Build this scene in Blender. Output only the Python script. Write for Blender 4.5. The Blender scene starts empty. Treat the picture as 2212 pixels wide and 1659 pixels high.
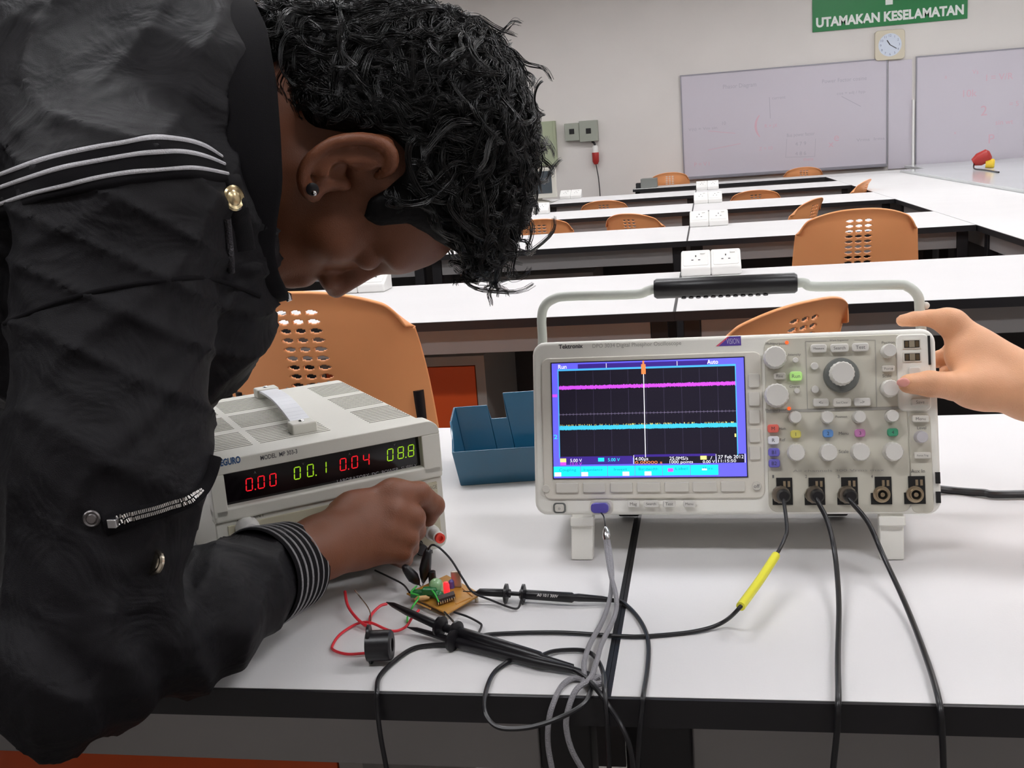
import bpy, bmesh, math, random
import numpy as np
from mathutils import Vector, Matrix
from mathutils.bvhtree import BVHTree
random.seed(7); np.random.seed(7)
S = bpy.context.scene
COL = S.collection
# ------------------------------------------------------------------ camera
FPX, CW, CH = 2300.0, 2212.0, 1659.0
PITCH, YAW, ROLL = 0.21305, -0.19109, -0.07337
CAM = np.array([0.09336, -0.78119, 1.18351])
cp, sp, cy, sy = math.cos(PITCH), math.sin(PITCH), math.cos(YAW), math.sin(YAW)
FW = np.array([sy*cp, cy*cp, -sp]); _r = np.array([cy, -sy, 0.0]); _u = np.cross(_r, FW)
RT = math.cos(ROLL)*_r + math.sin(ROLL)*_u
UP = -math.sin(ROLL)*_r + math.cos(ROLL)*_u
cam = bpy.data.cameras.new('camera'); cam_o = bpy.data.objects.new('camera', cam); COL.objects.link(cam_o)
cam.sensor_width = 36.0; cam.lens = FPX/CW*36.0; cam.clip_start = 0.02; cam.clip_end = 60
M = Matrix.Identity(4)
for i in range(3):
    M[i][0], M[i][1], M[i][2], M[i][3] = RT[i], UP[i], -FW[i], CAM[i]
cam_o.matrix_world = M
S.camera = cam_o
# ------------------------------------------------------------------ world + exposure
w = bpy.data.worlds.new('world'); S.world = w; w.use_nodes = True
w.node_tree.nodes['Background'].inputs[0].default_value = (0.55, 0.6, 0.7, 1)
w.node_tree.nodes['Background'].inputs[1].default_value = 0.05
S.view_settings.view_transform = 'Standard'; S.view_settings.look = 'None'
S.view_settings.gamma = 1.0; S.view_settings.use_curve_mapping = False
EXPO = 1.38
S.view_settings.exposure = EXPO
LAMP_POWER = 9.0        # emission of the ceiling diffusers
LAMPS_X = (-3.4, -0.9, 1.6, 3.9); LAMPS_Y = (-0.9, 1.1, 3.6, 6.2, 8.8)  # first row is unseen, added to brighten the near table and scope face

# ------------------------------------------------------------------ measuring helpers
def ray(px, py): return FW + (px-CW/2)/FPX*RT - (py-CH/2)/FPX*UP
def V(px, py, d): return CAM + d*ray(px, py)
def onplane(px, py, o, n):
    r = ray(px, py); return CAM + r*(np.dot(np.array(o)-CAM, n)/np.dot(r, n))
def onz(px, py, z): return onplane(px, py, (0, 0, z), np.array([0, 0, 1.]))
def ony(px, py, y): return onplane(px, py, (0, y, 0), np.array([0, 1., 0]))
# ------------------------------------------------------------------ materials
def lin(c): return tuple(((x/255)/12.92 if x/255 <= .04045 else ((x/255+.055)/1.055)**2.4) for x in c)
MATS = {}
def mat(name, rgb, rough=.5, metal=0., emit=0., bump=0., bscale=200., var=0., vscale=8., spec=.5, sss=0., trans=0., sheen=0., coat=0., stretch=None):
    if name in MATS: return MATS[name]
    m = bpy.data.materials.new(name); m.use_nodes = True; nt = m.node_tree; b = nt.nodes['Principled BSDF']
    c = lin(rgb); b.inputs['Base Color'].default_value = (*c, 1); b.inputs['Roughness'].default_value = rough
    b.inputs['Metallic'].default_value = metal; b.inputs['Specular IOR Level'].default_value = spec
    if sss:
        b.inputs['Subsurface Weight'].default_value = sss; b.inputs['Subsurface Radius'].default_value = (.012, .005, .003); b.inputs['Subsurface Scale'].default_value = 1.0
    if trans: b.inputs['Transmission Weight'].default_value = trans
    if sheen: b.inputs['Sheen Weight'].default_value = sheen; b.inputs['Sheen Roughness'].default_value = .4
    if coat: b.inputs['Coat Weight'].default_value = coat; b.inputs['Coat Roughness'].default_value = .08
    if emit: b.inputs['Emission Color'].default_value = (*c, 1); b.inputs['Emission Strength'].default_value = emit
    tc = nt.nodes.new('ShaderNodeTexCoord')
    src = tc.outputs['Object']
    if stretch:
        mp = nt.nodes.new('ShaderNodeMapping'); mp.inputs['Scale'].default_value = stretch; nt.links.new(src, mp.inputs[0]); src = mp.outputs[0]
    if var:
        n = nt.nodes.new('ShaderNodeTexNoise'); n.inputs['Scale'].default_value = vscale; n.inputs['Detail'].default_value = 3; nt.links.new(src, n.inputs['Vector'])
        r = nt.nodes.new('ShaderNodeMapRange'); r.inputs[1].default_value = .3; r.inputs[2].default_value = .7; r.inputs[3].default_value = 1-var; r.inputs[4].default_value = 1+var
        nt.links.new(n.outputs['Fac'], r.inputs[0])
        mx = nt.nodes.new('ShaderNodeVectorMath'); mx.operation = 'SCALE'; mx.inputs[0].default_value = c
        nt.links.new(r.outputs[0], mx.inputs['Scale']); nt.links.new(mx.outputs[0], b.inputs['Base Color'])
    if bump:
        n = nt.nodes.new('ShaderNodeTexNoise'); n.inputs['Scale'].default_value = bscale; n.inputs['Detail'].default_value = 4; nt.links.new(src, n.inputs['Vector'])
        bp = nt.nodes.new('ShaderNodeBump'); bp.inputs['Strength'].default_value = bump; bp.inputs['Distance'].default_value = .002
        nt.links.new(n.outputs['Fac'], bp.inputs['Height']); nt.links.new(bp.outputs[0], b.inputs['Normal'])
    MATS[name] = m
    return m
WALL = mat('wall paint', (224, 219, 215), .85, bump=.15, bscale=120, var=.02, vscale=2)
CEIL = mat('ceiling board', (205, 203, 198), .9, bump=.2, bscale=60, var=.03)
FLOOR = mat('floor vinyl', (120, 116, 112), .45, bump=.05, var=.08, vscale=3)
LAM = mat('white laminate', (217, 215, 215), .6, spec=.2, bump=.06, bscale=500, var=.012, vscale=5)
GLOSSW = mat('glossy white laminate', (212, 216, 216), .12, var=.02, vscale=2)
EDGE = mat('black edge banding', (20, 18, 22), .45, bump=.05)
STEELB = mat('black powder coat', (22, 20, 24), .5, bump=.05, bscale=400)
APRON = mat('grey metal apron', (146, 143, 143), .5, bump=.05, var=.03)
CABG = mat('grey cabinet frame', (150, 146, 142), .5, var=.03)
CABO = mat('orange cabinet door', (216, 84, 26), .45, var=.04, vscale=3)
DARKP = mat('dark modesty board', (60, 57, 58), .7, var=.05)
ORANGE = mat('orange moulded plastic', (250, 170, 112), .42, bump=.08, bscale=900, var=.03, vscale=4, sss=.05)
WPL = mat('white plastic', (236, 235, 232), .35, var=.01)
DARK = mat('dark slot', (12, 11, 12), .6)
BLUETRAY = mat('petrol blue plastic', (36, 92, 122), .14, var=.03, coat=.5)
CREAM = mat('cream scope plastic', (240, 238, 230), .42, bump=.04, bscale=900, var=.01)
CREAM2 = mat('warm grey scope plastic', (224, 219, 208), .45, bump=.04, bscale=900, var=.01)
PANELG = mat('grey beige panel', (206, 202, 188), .5, var=.015)
KEY = mat('key plastic', (218, 214, 205), .4)
KEYW = mat('light knob plastic', (222, 219, 213), .38, bump=.03)
RING = mat('dark grey ring', (112, 115, 112), .45)
PRINT = mat('grey print', (110, 108, 106), .6)
PRINTL = mat('faint grey print', (168, 165, 158), .6)
PRINTD = mat('dark print', (60, 60, 66), .6)
METAL = mat('nickel', (205, 195, 178), .22, metal=1.)
BRASS = mat('brass', (186, 168, 142), .3, metal=1.)
CHROME = mat('polished steel', (215, 215, 218), .18, metal=1.)
BLK = mat('black plastic', (20, 18, 22), .35, bump=.04, bscale=700)
CABLE = mat('black cable rubber', (25, 24, 27), .35)
PSUW = mat('off white enamel', (214, 212, 202), .42, bump=.06, bscale=1200, var=.012)
PSUP = mat('putty panel', (196, 190, 166), .5, var=.02)
GLASSB = mat('smoked display window', (16, 10, 14), .12)
def emi(name, rgb, s): return mat(name, rgb, .5, emit=s*(1 if s > 5 else 2**-EXPO))

# ------------------------------------------------------------------ mesh builder
class MB:
    def __init__(s): s.v = []; s.f = []; s.m = []; s.mats = []; s.cur = 0; s.T = None
    def use(s, m):
        if m not in s.mats: s.mats.append(m)
        s.cur = s.mats.index(m); return s
    def add(s, vs, fs):
        o = len(s.v)
        if s.T is not None: vs = [s.T @ Vector(p) for p in vs]
        s.v += [tuple(float(c) for c in p) for p in vs]; s.f += [tuple(i+o for i in f) for f in fs]; s.m += [s.cur]*len(fs); return s
    def box(s, a, b):
        x0, y0, z0 = a; x1, y1, z1 = b
        return s.add([(x0,y0,z0),(x1,y0,z0),(x1,y1,z0),(x0,y1,z0),(x0,y0,z1),(x1,y0,z1),(x1,y1,z1),(x0,y1,z1)],
                     [(0,3,2,1),(4,5,6,7),(0,1,5,4),(1,2,6,5),(2,3,7,6),(3,0,4,7)])
    def prism(s, pts, y0, y1, tf=None):
        """outline in (x,z) (counter clockwise seen from -y) swept from y0 (front) to y1"""
        n = len(pts); vs = [(p[0], y0, p[1]) for p in pts]+[(p[0], y1, p[1]) for p in pts]
        fs = [tuple(range(n)), tuple(range(2*n-1, n-1, -1))]+[(i, i+n, (i+1) % n+n, (i+1) % n) for i in range(n)]
        return s.add(vs, fs)
    def lathe(s, prof, c, ax, n=24, flute=0, fd=0.):
        """prof: list of (radius, height along ax)"""
        ax = Vector(ax).normalized(); t = ax.orthogonal().normalized(); b = ax.cross(t); c = Vector(c)
        vs = []; fs = []
        for r, h in prof:
            for k in range(n):
                a = 2*math.pi*k/n; rr = r*(1-(fd if flute and (k % 2) else 0))
                vs.append(c+ax*h+(t*math.cos(a)+b*math.sin(a))*rr)
        L = len(prof)
        for i in range(L-1):
            for k in range(n): fs.append((i*n+k, i*n+(k+1) % n, (i+1)*n+(k+1) % n, (i+1)*n+k))
        fs.append(tuple(range(n-1, -1, -1))); fs.append(tuple((L-1)*n+k for k in range(n)))
        return s.add(vs, fs)
    def cyl(s, a, b, r, n=16, r2=None):
        a = Vector(a); b = Vector(b); return s.lathe([(r, 0), (r if r2 is None else r2, (b-a).length)], a, b-a, n)
    def tube(s, pts, r, n=8, closed=False, flat=None):
        P = [Vector(p) for p in pts]; L = len(P); vs = []; fs = []; t0 = None
        for i in range(L):
            if closed: d = P[(i+1) % L]-P[i-1]
            else: d = P[min(i+1, L-1)]-P[max(i-1, 0)]
            if d.length < 1e-9: d = Vector((0, 0, 1))
            d.normalize()
            if t0 is None: t0 = d.orthogonal().normalized()
            else:
                t0 = t0-d*t0.dot(d); t0 = t0.normalized() if t0.length > 1e-6 else d.orthogonal().normalized()
            b0 = d.cross(t0); rr = r[i] if isinstance(r, (list, tuple, np.ndarray)) else r
            for k in range(n):
                a = 2*math.pi*k/n; vs.append(P[i]+(t0*math.cos(a)+b0*math.sin(a))*rr)
        for i in range(L if closed else L-1):
            j = (i+1) % L
            for k in range(n): fs.append((i*n+k, i*n+(k+1) % n, j*n+(k+1) % n, j*n+k))
        if not closed: fs.append(tuple(range(n-1, -1, -1))); fs.append(tuple((L-1)*n+k for k in range(n)))
        return s.add(vs, fs)
    def sphere(s, c, r, n=12, sc=(1, 1, 1)):
        prof = []; vs = []; fs = []
        for i in range(1, n):
            a = math.pi*i/n
            for k in range(2*n):
                b = math.pi*k/n; vs.append((c[0]+r*sc[0]*math.sin(a)*math.cos(b), c[1]+r*sc[1]*math.sin(a)*math.sin(b), c[2]+r*sc[2]*math.cos(a)))
        for i in range(n-2):
            for k in range(2*n): fs.append((i*2*n+k, (i+1)*2*n+k, (i+1)*2*n+(k+1) % (2*n), i*2*n+(k+1) % (2*n)))
        t = len(vs); vs += [(c[0], c[1], c[2]+r*sc[2]), (c[0], c[1], c[2]-r*sc[2])]
        for k in range(2*n):
            fs.append((t, k, (k+1) % (2*n))); o = (n-2)*2*n; fs.append((t+1, o+(k+1) % (2*n), o+k))
        return s.add(vs, fs)
    def text(s, txt, o, ux, uz, size, width=None, align='L', off=0.0002, bold=0.):
        vs, fs = text_geo(txt, bold)
        if not vs: return s
        xs = [p[0] for p in vs]; x0, x1 = min(xs), max(xs); k = size; kx = size if width is None else width/(x1-x0)
        ux = Vector(ux).normalized(); uz = Vector(uz).normalized(); n = ux.cross(uz); o = Vector(o)+n*off
        sh = {'L': -x0, 'C': -(x0+x1)/2, 'R': -x1}[align]
        return s.add([o+ux*((p[0]+sh)*kx)+uz*(p[1]*k) for p in vs], fs)
    def build(s, name, parent=None, bevel=0., seg=2, smooth=True, m=None, angle=40, T=None):
        me = bpy.data.meshes.new(name)
        me.from_pydata(s.v, [], s.f); 
        for mm in (s.mats if s.mats else [m]): me.materials.append(mm)
        if s.mats: me.polygons.foreach_set('material_index', s.m)
        me.update()
        if smooth:
            me.shade_smooth()
            try: me.set_sharp_from_angle(angle=math.radians(angle))
            except Exception: pass
        o = bpy.data.objects.new(name, me); COL.objects.link(o)
        if parent is not None: o.parent = parent
        if bevel:
            b = o.modifiers.new('bevel', 'BEVEL'); b.width = bevel; b.segments = seg; b.limit_method = 'ANGLE'; b.angle_limit = math.radians(35); b.harden_normals = smooth
        return o
_TG = {}
def text_geo(txt, bold=0.):
    k = (txt, bold)
    if k in _TG: return _TG[k]
    cu = bpy.data.curves.new('t', 'FONT'); cu.body = txt; cu.size = 1.0; cu.resolution_u = 3; cu.fill_mode = 'FRONT'; cu.offset = bold
    o = bpy.data.objects.new('t', cu); COL.objects.link(o); bpy.context.view_layer.update()
    dg = bpy.context.evaluated_depsgraph_get(); me = bpy.data.meshes.new_from_object(o.evaluated_get(dg))
    vs = [tuple(v.co) for v in me.vertices]; fs = [tuple(p.vertices) for p in me.polygons]
    bpy.data.meshes.remove(me); bpy.data.objects.remove(o); bpy.data.curves.remove(cu)
    _TG[k] = (vs, fs); return _TG[k]
def rrect(x0, z0, x1, z1, r, n=5):
    p = []
    for cx, cz, a0 in ((x1-r, z0+r, -90), (x1-r, z1-r, 0), (x0+r, z1-r, 90), (x0+r, z0+r, 180)):
        for i in range(n+1):
            a = math.radians(a0+90*i/n); p.append((cx+r*math.cos(a), cz+r*math.sin(a)))
    return p
def spline(P, k=8):
    P = [np.array(p, float) for p in P]; Q = [2*P[0]-P[1]]+P+[2*P[-1]-P[-2]]; out = []
    for i in range(1, len(Q)-2):
        a, b, c, d = Q[i-1:i+3]
        for j in range(k):
            t = j/k; out.append(.5*((2*b)+(-a+c)*t+(2*a-5*b+4*c-d)*t*t+(-a+3*b-3*c+d)*t**3))
    out.append(P[-1]); return out
def tag(o, label=None, cat=None, group=None, kind=None):
    if label: o['label'] = label
    if cat: o['category'] = cat
    if group: o['group'] = group
    if kind: o['kind'] = kind
    return o
def empty(name, loc, rot=(0, 0, 0)):
    o = bpy.data.objects.new(name, None); COL.objects.link(o); o.location = loc; o.rotation_euler = rot; o.empty_display_size = .05; return o
def copy_tree(o, parent=None):
    c = o.copy(); COL.objects.link(c)
    if parent is not None: c.parent = parent
    for ch in list(o.children): copy_tree(ch, c)
    return c

# ================================================================== THE ROOM
X0, X1, Y0, Y1, ZC = -6.0, 5.2, -4.0, 11.0, 3.1
def slab(name, a, b, m): return tag(MB().use(m).box(a, b).build(name, smooth=False), kind='structure')
slab('floor', (X0, Y0, -.1), (X1, Y1, 0), FLOOR)
slab('ceiling', (X0, Y0, ZC), (X1, Y1, ZC+.1), CEIL)
slab('wall_front', (X0, Y1, 0), (X1, Y1+.1, ZC), WALL)
slab('wall_back', (X0, Y0-.1, 0), (X1, Y0, ZC), WALL)
slab('wall_left', (X0-.1, Y0, 0), (X0, Y1, ZC), WALL)
slab('wall_right', (X1, Y0, 0), (X1+.1, Y1, ZC), WALL)
slab('baseboard_front', (X0, Y1-.015, 0), (X1, Y1, .1), STEELB)
LFR = mat('lamp housing', (230, 230, 228), .4)
LDF = emi('lamp diffuser', (250, 250, 253), LAMP_POWER)
lp = None
for ix, x in enumerate(LAMPS_X):
    for iy, y in enumerate(LAMPS_Y):
        if lp is None:
            lp = empty('ceiling_lamp', (x, y, ZC-.002))
            MB().use(LFR).box((-.62, -.17, -.07), (.62, -.15, 0)).box((-.62, .15, -.07), (.62, .17, 0)).box((-.62, -.15, -.07), (-.6, .15, 0)).box((.6, -.15, -.07), (.62, .15, 0)).box((-.6, -.15, -.02), (.6, .15, 0)).build('frame', lp, smooth=False)
            MB().use(LDF).box((-.6, -.15, -.06), (.6, .15, -.05)).build('diffuser', lp, smooth=False)
            o = lp
        else: o = copy_tree(lp); o.location = (x, y, ZC-.002)
        tag(o, 'recessed white fluorescent ceiling lamp above the lab benches', 'lamp', 'ceiling lamps of the lab')  # the row above the camera is added fill, labelled like the others

# ------------------------------------------------------------------ tables
TZ, PIT, DEP = .75, 2.0, .87
def table(x0, x1, y, D=.87, rb=True):
    t = empty('lab_table', (x0, y, 0)); L = x1-x0
    MB().use(LAM).box((.004, .003, TZ-.023), (L-(.004 if rb else 0), D-.003, TZ)).build('tabletop', t, smooth=False)
    MB().use(EDGE).box((.0, -.001, TZ-.025), (L, .003, TZ-.0005)).box((0, D-.003, TZ-.025), (L, D, TZ-.0005)).box((0, .003, TZ-.025), (.004, D-.003, TZ-.0003)).box((L-.004, .003, TZ-.025), (L, D-.003, TZ-(.0003 if rb else .002))).build('edge_band', t, smooth=False)
    MB().use(APRON).box((.066, .05, TZ-.1), (L-.066, .07, TZ-.025)).build('apron', t, bevel=.002); MB().use(APRON).box((.066, D-.07, TZ-.1), (L-.066, D-.05, TZ-.025)).build('apron', t, bevel=.002)
    for lx in (.02, L-.065):
        for ly in (.045, D-.09):
            MB().use(STEELB).box((lx, ly, 0), (lx+.045, ly+.045, TZ-.025)).build('leg', t, bevel=.003)
    MB().use(DARKP).box((.065, D-.1, .2), (L-.065, D-.09, TZ-.03)).build('modesty_panel', t, smooth=False)
    return t
rows = [0, 2, 4, 6, 8]
ordn = ['nearest row', 'second row', 'third row', 'fourth row', 'fifth row']
for k, y in enumerate(rows):
    for (a, b, nm) in ((-2.4, -1.2, 'far left'), (-1.2, 0, 'middle'), (0, 1.2, 'right-hand')):
        if k == 0 and nm == 'far left': continue
        t = table(a+.0002, b-.0002, y, rb=(b < 1))
        if k == 0: lab = 'white lab table in the foreground, %s' % ('left of the black seam, under the power supply' if b == 0 else 'right of the black seam, under the oscilloscope')
        else: lab = 'white black-edged lab table, %s table of the %s from the camera' % (nm, ordn[k])
        tag(t, lab, 'table', 'lab tables in rows')
t = table(-.62, 2.07, 9.85, .55); tag(t, 'long narrow white table in front of the whiteboard, farthest row', 'table')
# long side bench on the right
t = empty('side_bench', (1.203, 2.0, 0)); bl = 7.83
MB().use(LAM).box((.0, 0, TZ-.002), (.66, bl, TZ+.0002)).box((.003, 0, TZ-.023), (.66, bl, TZ-.001)).build('benchtop', t, smooth=False)
MB().use(EDGE).box((0, .0, TZ-.026), (.003, bl, TZ-.002)).build('edge_band', t, smooth=False)
MB().use(APRON).box((.04, .05, TZ-.1), (.06, bl, TZ-.025)).build('apron', t, smooth=False)
for yy in (.9, 1.95, 2.9, 3.95, 4.9, 5.95): MB().use(STEELB).box((.03, yy, 0), (.075, yy+.05, TZ-.025)).build('leg', t, bevel=.003)
MB().use(DARKP).box((.5, .05, .1), (.52, bl, TZ-.03)).build('modesty_panel', t, smooth=False)
tag(t, 'long white side bench running along the right of the table rows', 'bench')
t = empty('wall_counter', (1.87, 4.2, 0))
MB().use(GLOSSW).box((0, 0, TZ-.01), (2.6, 5.62, TZ+.02)).box((.23, 5.62, TZ-.01), (2.6, 6.75, TZ+.02)).build('countertop', t, bevel=.004)
MB().use(CABG).box((.03, .05, 0), (2.55, 5.6, TZ-.01)).box((.24, 5.6, 0), (2.55, 6.7, TZ-.01)).build('cupboard_body', t, smooth=False)
tag(t, 'glossy pale grey counter mirroring the lamps, right of the side bench', 'counter')

# ------------------------------------------------------------------ cabinets under tables
def cabinet(x0, x1, y, label):
    t = empty('cabinet', (x0, y, 0)); L = x1-x0
    MB().use(CABG).box((0, .02, .06), (L, .5, .605)).box((0, 0, .06), (.028, .02, .605)).box((L-.028, 0, .06), (L, .02, .605)).box((.028, 0, .577), (L-.028, .02, .605)).box((.028, 0, .06), (L-.028, .02, .085)).build('body', t, smooth=False)
    d = MB().use(CABO).box((.031, .002, .088), (L-.031, .018, .574)).build('door', t, bevel=.002)
    MB().use(CHROME).box((.05, -.02, .4), (.06, -.014, .5)).box((.05, -.016, .4), (.06, .003, .41)).box((.05, -.016, .49), (.06, .003, .5)).build('handle', d, smooth=False)
    tag(t, label, 'cabinet', 'orange-doored cabinets under the tables'); return t
cabinet(-1.08, -.31, .25, 'orange-doored cabinet under the foreground table by the black jacket elbow')
cabinet(-1.1, -.572, 2.25, 'grey-framed orange-doored cabinet behind the blue tray')
cabinet(-1.02, -.45, 4.25, 'orange-doored grey cabinet under the third row of tables')
t = empty('pedestal_drawer', (1.3, 2.95, 0))
MB().use(CABG).box((0, 0, .03), (.4, .5, .6)).build('body', t, smooth=False)
MB().use(mat('red drawer front', (176, 52, 34), .5)).box((-.012, .01, .32), (-.001, .49, .59)).build('drawer', t, bevel=.002)
tag(t, 'low cabinet with a red front below the side bench at right', 'cabinet')

# ------------------------------------------------------------------ socket boxes on the tables
def socketbox():
    t = empty('power_socket', (0, 0, TZ)); W_, D_ = .096, .105
    # sloped wedge body
    MB().use(WPL).add([(-W_/2, -D_/2, 0), (W_/2, -D_/2, 0), (W_/2, D_/2, 0), (-W_/2, D_/2, 0), (-W_/2, -D_/2, .028), (W_/2, -D_/2, .028), (W_/2, D_/2, .076), (-W_/2, D_/2, .076)],
        [(0, 3, 2, 1), (4, 5, 6, 7), (0, 1, 5, 4), (1, 2, 6, 5), (2, 3, 7, 6), (3, 0, 4, 7)]).build('housing', t, bevel=.006, seg=3)
    a = math.atan2(.05, D_); M_ = Matrix.Translation((0, 0, .0515)) @ Matrix.Rotation(a, 4, 'X')
    b = MB(); b.T = M_; b.use(WPL).prism([(x, z) for x, z in rrect(-.040, -.040, .040, .040, .006)], 0, 1)
    b.v = [tuple(M_ @ Vector((v[0], v[1], (.003 if k >= 24 else 0)))) for k, v in enumerate([(x, z, 0) for x, z in rrect(-.040, -.044, .040, .044, .006)]*2)]
    fp = b.build('face_plate', t, bevel=.001)
    h = MB(); h.T = M_; h.use(DARK)
    for x, y, w_, l_ in ((0, .012, .004, .009), (-.011, -.012, .007, .004), (.011, -.012, .007, .004)): h.box((x-w_/2, y-l_/2, .003), (x+w_/2, y+l_/2, .0036))
    h.build('pin_holes', t, smooth=False)
    s = MB(); s.T = M_; s.use(WPL).box((.014, .022, .003), (.03, .038, .007)); s.build('switch', t, bevel=.001)
    return t
sk = socketbox(); first = True
SOCK = [(2.77, 0, 'second row'), (4.79, 0, 'third row'), (6.82, 0, 'fourth row'), (8.82, 0, 'fifth row'), (2.77, -1.2, 'second row at left'), (6.75, -1.2, 'fourth row at left'), (8.8, -1.2, 'fifth row at left')]
for (y, xo, rn) in SOCK:
    for j, sd in ((0, 'left'), (1, 'right')):
        o = sk if first else copy_tree(sk); first = False
        o.location = (xo+.05+j*.0965+(.0 if xo == 0 else 0), y, TZ)
        tag(o, 'white power socket on the %s of tables, %s one of its pair' % (rn, sd), 'socket', 'white bench power sockets')

# ------------------------------------------------------------------ chairs
def make_chair():
    t = empty('stacking_chair', (0, 0, 0))
    nu, nv = 150, 200; Wd = .47; Hh = .385
    vs = []; fs = []
    def P(u, v):   # u -1..1, v 0 bottom..1 top ; chair faces +y, back seen from -y
        hw = Wd/2*(1-.10*v); x = u*hw; z = .535+Hh*v
        top = .052*(abs(u)**2.4); z -= top*max(0, (v-.45)/.55)**1.5*1.1
        if v > .86:
            e = max(0, (abs(u)-.8)/.2); z -= .028*e**2*((v-.86)/.14)
            x *= 1-.035*e*((v-.86)/.14)**2
        y = -.055*v*v-.02*v + .075*u*u*(.75+.25*v) - (.012*max(0, (v-.9)/.1)**2)
        return (x, y, z)
    for j in range(nv+1):
        for i in range(nu+1): vs.append(P(-1+2*i/nu, j/nv))
    for j in range(nv):
        for i in range(nu):
            v = (j+.5)/nv; cx = abs(i+.5-nu/2)
            slot = False
            for q in range(14):
                jc = 178-q*10.0
                for c in (-11.2, 0, 11.2):
                    if ((i+.5-nu/2-c)/4.5)**2+((j+.5-jc)/2.9)**2 < 1: slot = True
            if j < 36 and cx > 61 and j < (cx-61)*4.4 and cx < 69: slot = True
            if not slot: fs.append((j*(nu+1)+i, j*(nu+1)+i+1, (j+1)*(nu+1)+i+1, (j+1)*(nu+1)+i))
    b = MB().use(ORANGE); b.add(vs, fs); bk = b.build('backrest', t, angle=70)
    so = bk.modifiers.new('thick', 'SOLIDIFY'); so.thickness = .006; so.offset = 0
    # seat shell
    vs = []; fs = []; n1, n2 = 20, 20
    for j in range(n2+1):
        for i in range(n1+1):
            u = -1+2*i/n1; v = j/n2
            wv = .22*(1-.08*v)*(1-.12*max(0, (v-.85)/.15)**2); x = u*wv
            y = .01+.40*v; z = .445-.018*math.sin(math.pi*min(1, v*1.1))*(1-u*u)+.012*u*u-.035*max(0, (v-.8)/.2)**2+.06*max(0, (.14-v)/.14)**1.5
            vs.append((x, y, z))
    for j in range(n2):
        for i in range(n1): fs.append((j*(n1+1)+i, j*(n1+1)+i+1, (j+1)*(n1+1)+i+1, (j+1)*(n1+1)+i))
    st = MB().use(ORANGE).add(vs, fs).build('seat', t, angle=80); so = st.modifiers.new('thick', 'SOLIDIFY'); so.thickness = .006; so.offset = 0
    for sx in (-1, 1):
        MB().use(STEELB).tube(spline([(sx*.24, -.10, .012), (sx*.222, -.02, .25), (sx*.213, .045, .44), (sx*.2, .05, .55), (sx*.2, .035, .70)], 6), .0125, 10).build('back_leg', t)
        MB().use(STEELB).tube(spline([(sx*.235, .42, .012), (sx*.22, .36, .25), (sx*.205, .32, .42)], 6), .0115, 10).build('front_leg', t)
        MB().use(STEELB).tube([(sx*.213, .04, .43), (sx*.205, .33, .425)], .010, 8).build('side_rail', t)
    MB().use(STEELB).tube([(-.21, .05, .425), (.21, .05, .425)], .009, 8).build('cross_rail', t)
    return t
ch = make_chair(); cf = True
CHAIRS = [(-.715, 1.28, -.10, 0, 1.03, 'orange perforated chair behind the power supply'),
      (.235, 1.42, .78, 0, .935, 'orange chair turned sideways behind the oscilloscope'),
      (.615, 3.22, .03, 0, .985, 'large orange perforated chair at the second row, right side'),
      (ony(1369, 470, 5.2)[0], 5.2, -.5, 0, .885, 'orange chair at the third row, left of the sockets'),
      (ony(1165, 480, 5.2)[0], 5.2, .1, 0, .885, 'orange chair at the third row beside the curly hair'),
      (ony(1740, 430, 5.3)[0], 5.3, 1.1, 0, .9, 'orange chair turned sideways behind the large perforated chair'),
      (ony(1305, 440, 7.2)[0], 7.2, .0, 0, .865, 'orange chair at the fourth row, far left'),
      (ony(1631, 410, 7.2)[0], 7.2, .05, 0, .87, 'orange chair at the fourth row, right of the sockets'),
      (ony(1855, 415, 7.1)[0], 7.1, 1.2, 0, .9, 'orange chair turned to the side bench in the fourth row'),
      (ony(1446, 385, 10.5)[0], 10.5, .1, 0, .95, 'orange chair tucked behind the farthest table at its left'),
      (ony(1735, 372, 10.5)[0], 10.5, .05, 0, .91, 'orange chair tucked behind the farthest table at its right')]
for (x, y, rz, _, sc, lab) in CHAIRS:
    o = ch if cf else copy_tree(ch); cf = False
    o.location = (x, y, 0); o.rotation_euler = (0, 0, rz); o.scale = (sc, sc, sc)
    tag(o, lab, 'chair', 'orange stacking chairs')
# ------------------------------------------------------------------ wall things
YW = Y1
def wp(px, py, y=YW): p = ony(px, py, y); return (p[0], p[2])
FRM = mat('aluminium trim', (150, 148, 156), .4, metal=.6)
WBS = mat('whiteboard enamel', (206, 200, 210), .22, var=.012, vscale=1.5)
MARK = mat('faint marker ink', (176, 172, 184), .7); MARKR = mat('faint red marker ink', (212, 176, 190), .7)
def whiteboard(x0, x1, z0, z1, y, label):
    t = empty('whiteboard', ((x0+x1)/2, y, z0)); w2 = (x1-x0)/2; h = z1-z0
    MB().use(WBS).box((-w2, -.02, 0), (w2, -.004, h)).build('board', t, smooth=False)
    MB().use(FRM).box((-w2-.012, -.026, -.012), (w2+.012, 0, 0)).box((-w2-.012, -.026, h), (w2+.012, 0, h+.012)).box((-w2-.012, -.026, 0), (-w2, 0, h)).box((w2, -.026, 0), (w2+.012, 0, h)).build('frame', t, smooth=False)
    MB().use(FRM).box((-w2, -.075, -.03), (w2, -.02, -.012)).build('pen_tray', t, bevel=.002)
    tag(t, label, 'whiteboard'); return t, w2, h
t, w2, h = whiteboard(-.135, 1.925, .80, 1.84, YW, 'whiteboard with faint grey and pink writing, left of the clock')
b = MB().use(MARK); X_ = (1, 0, 0); Z_ = (0, 0, 1)
def wtx(px, py, s, size, m, ww=None):
    x, z = wp(px, py, YW-.03); b.use(m); b.text(s, (x-(-.135+1.925)/2, -.0203, z-.80), X_, Z_, size, ww, 'L', .0003)
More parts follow.
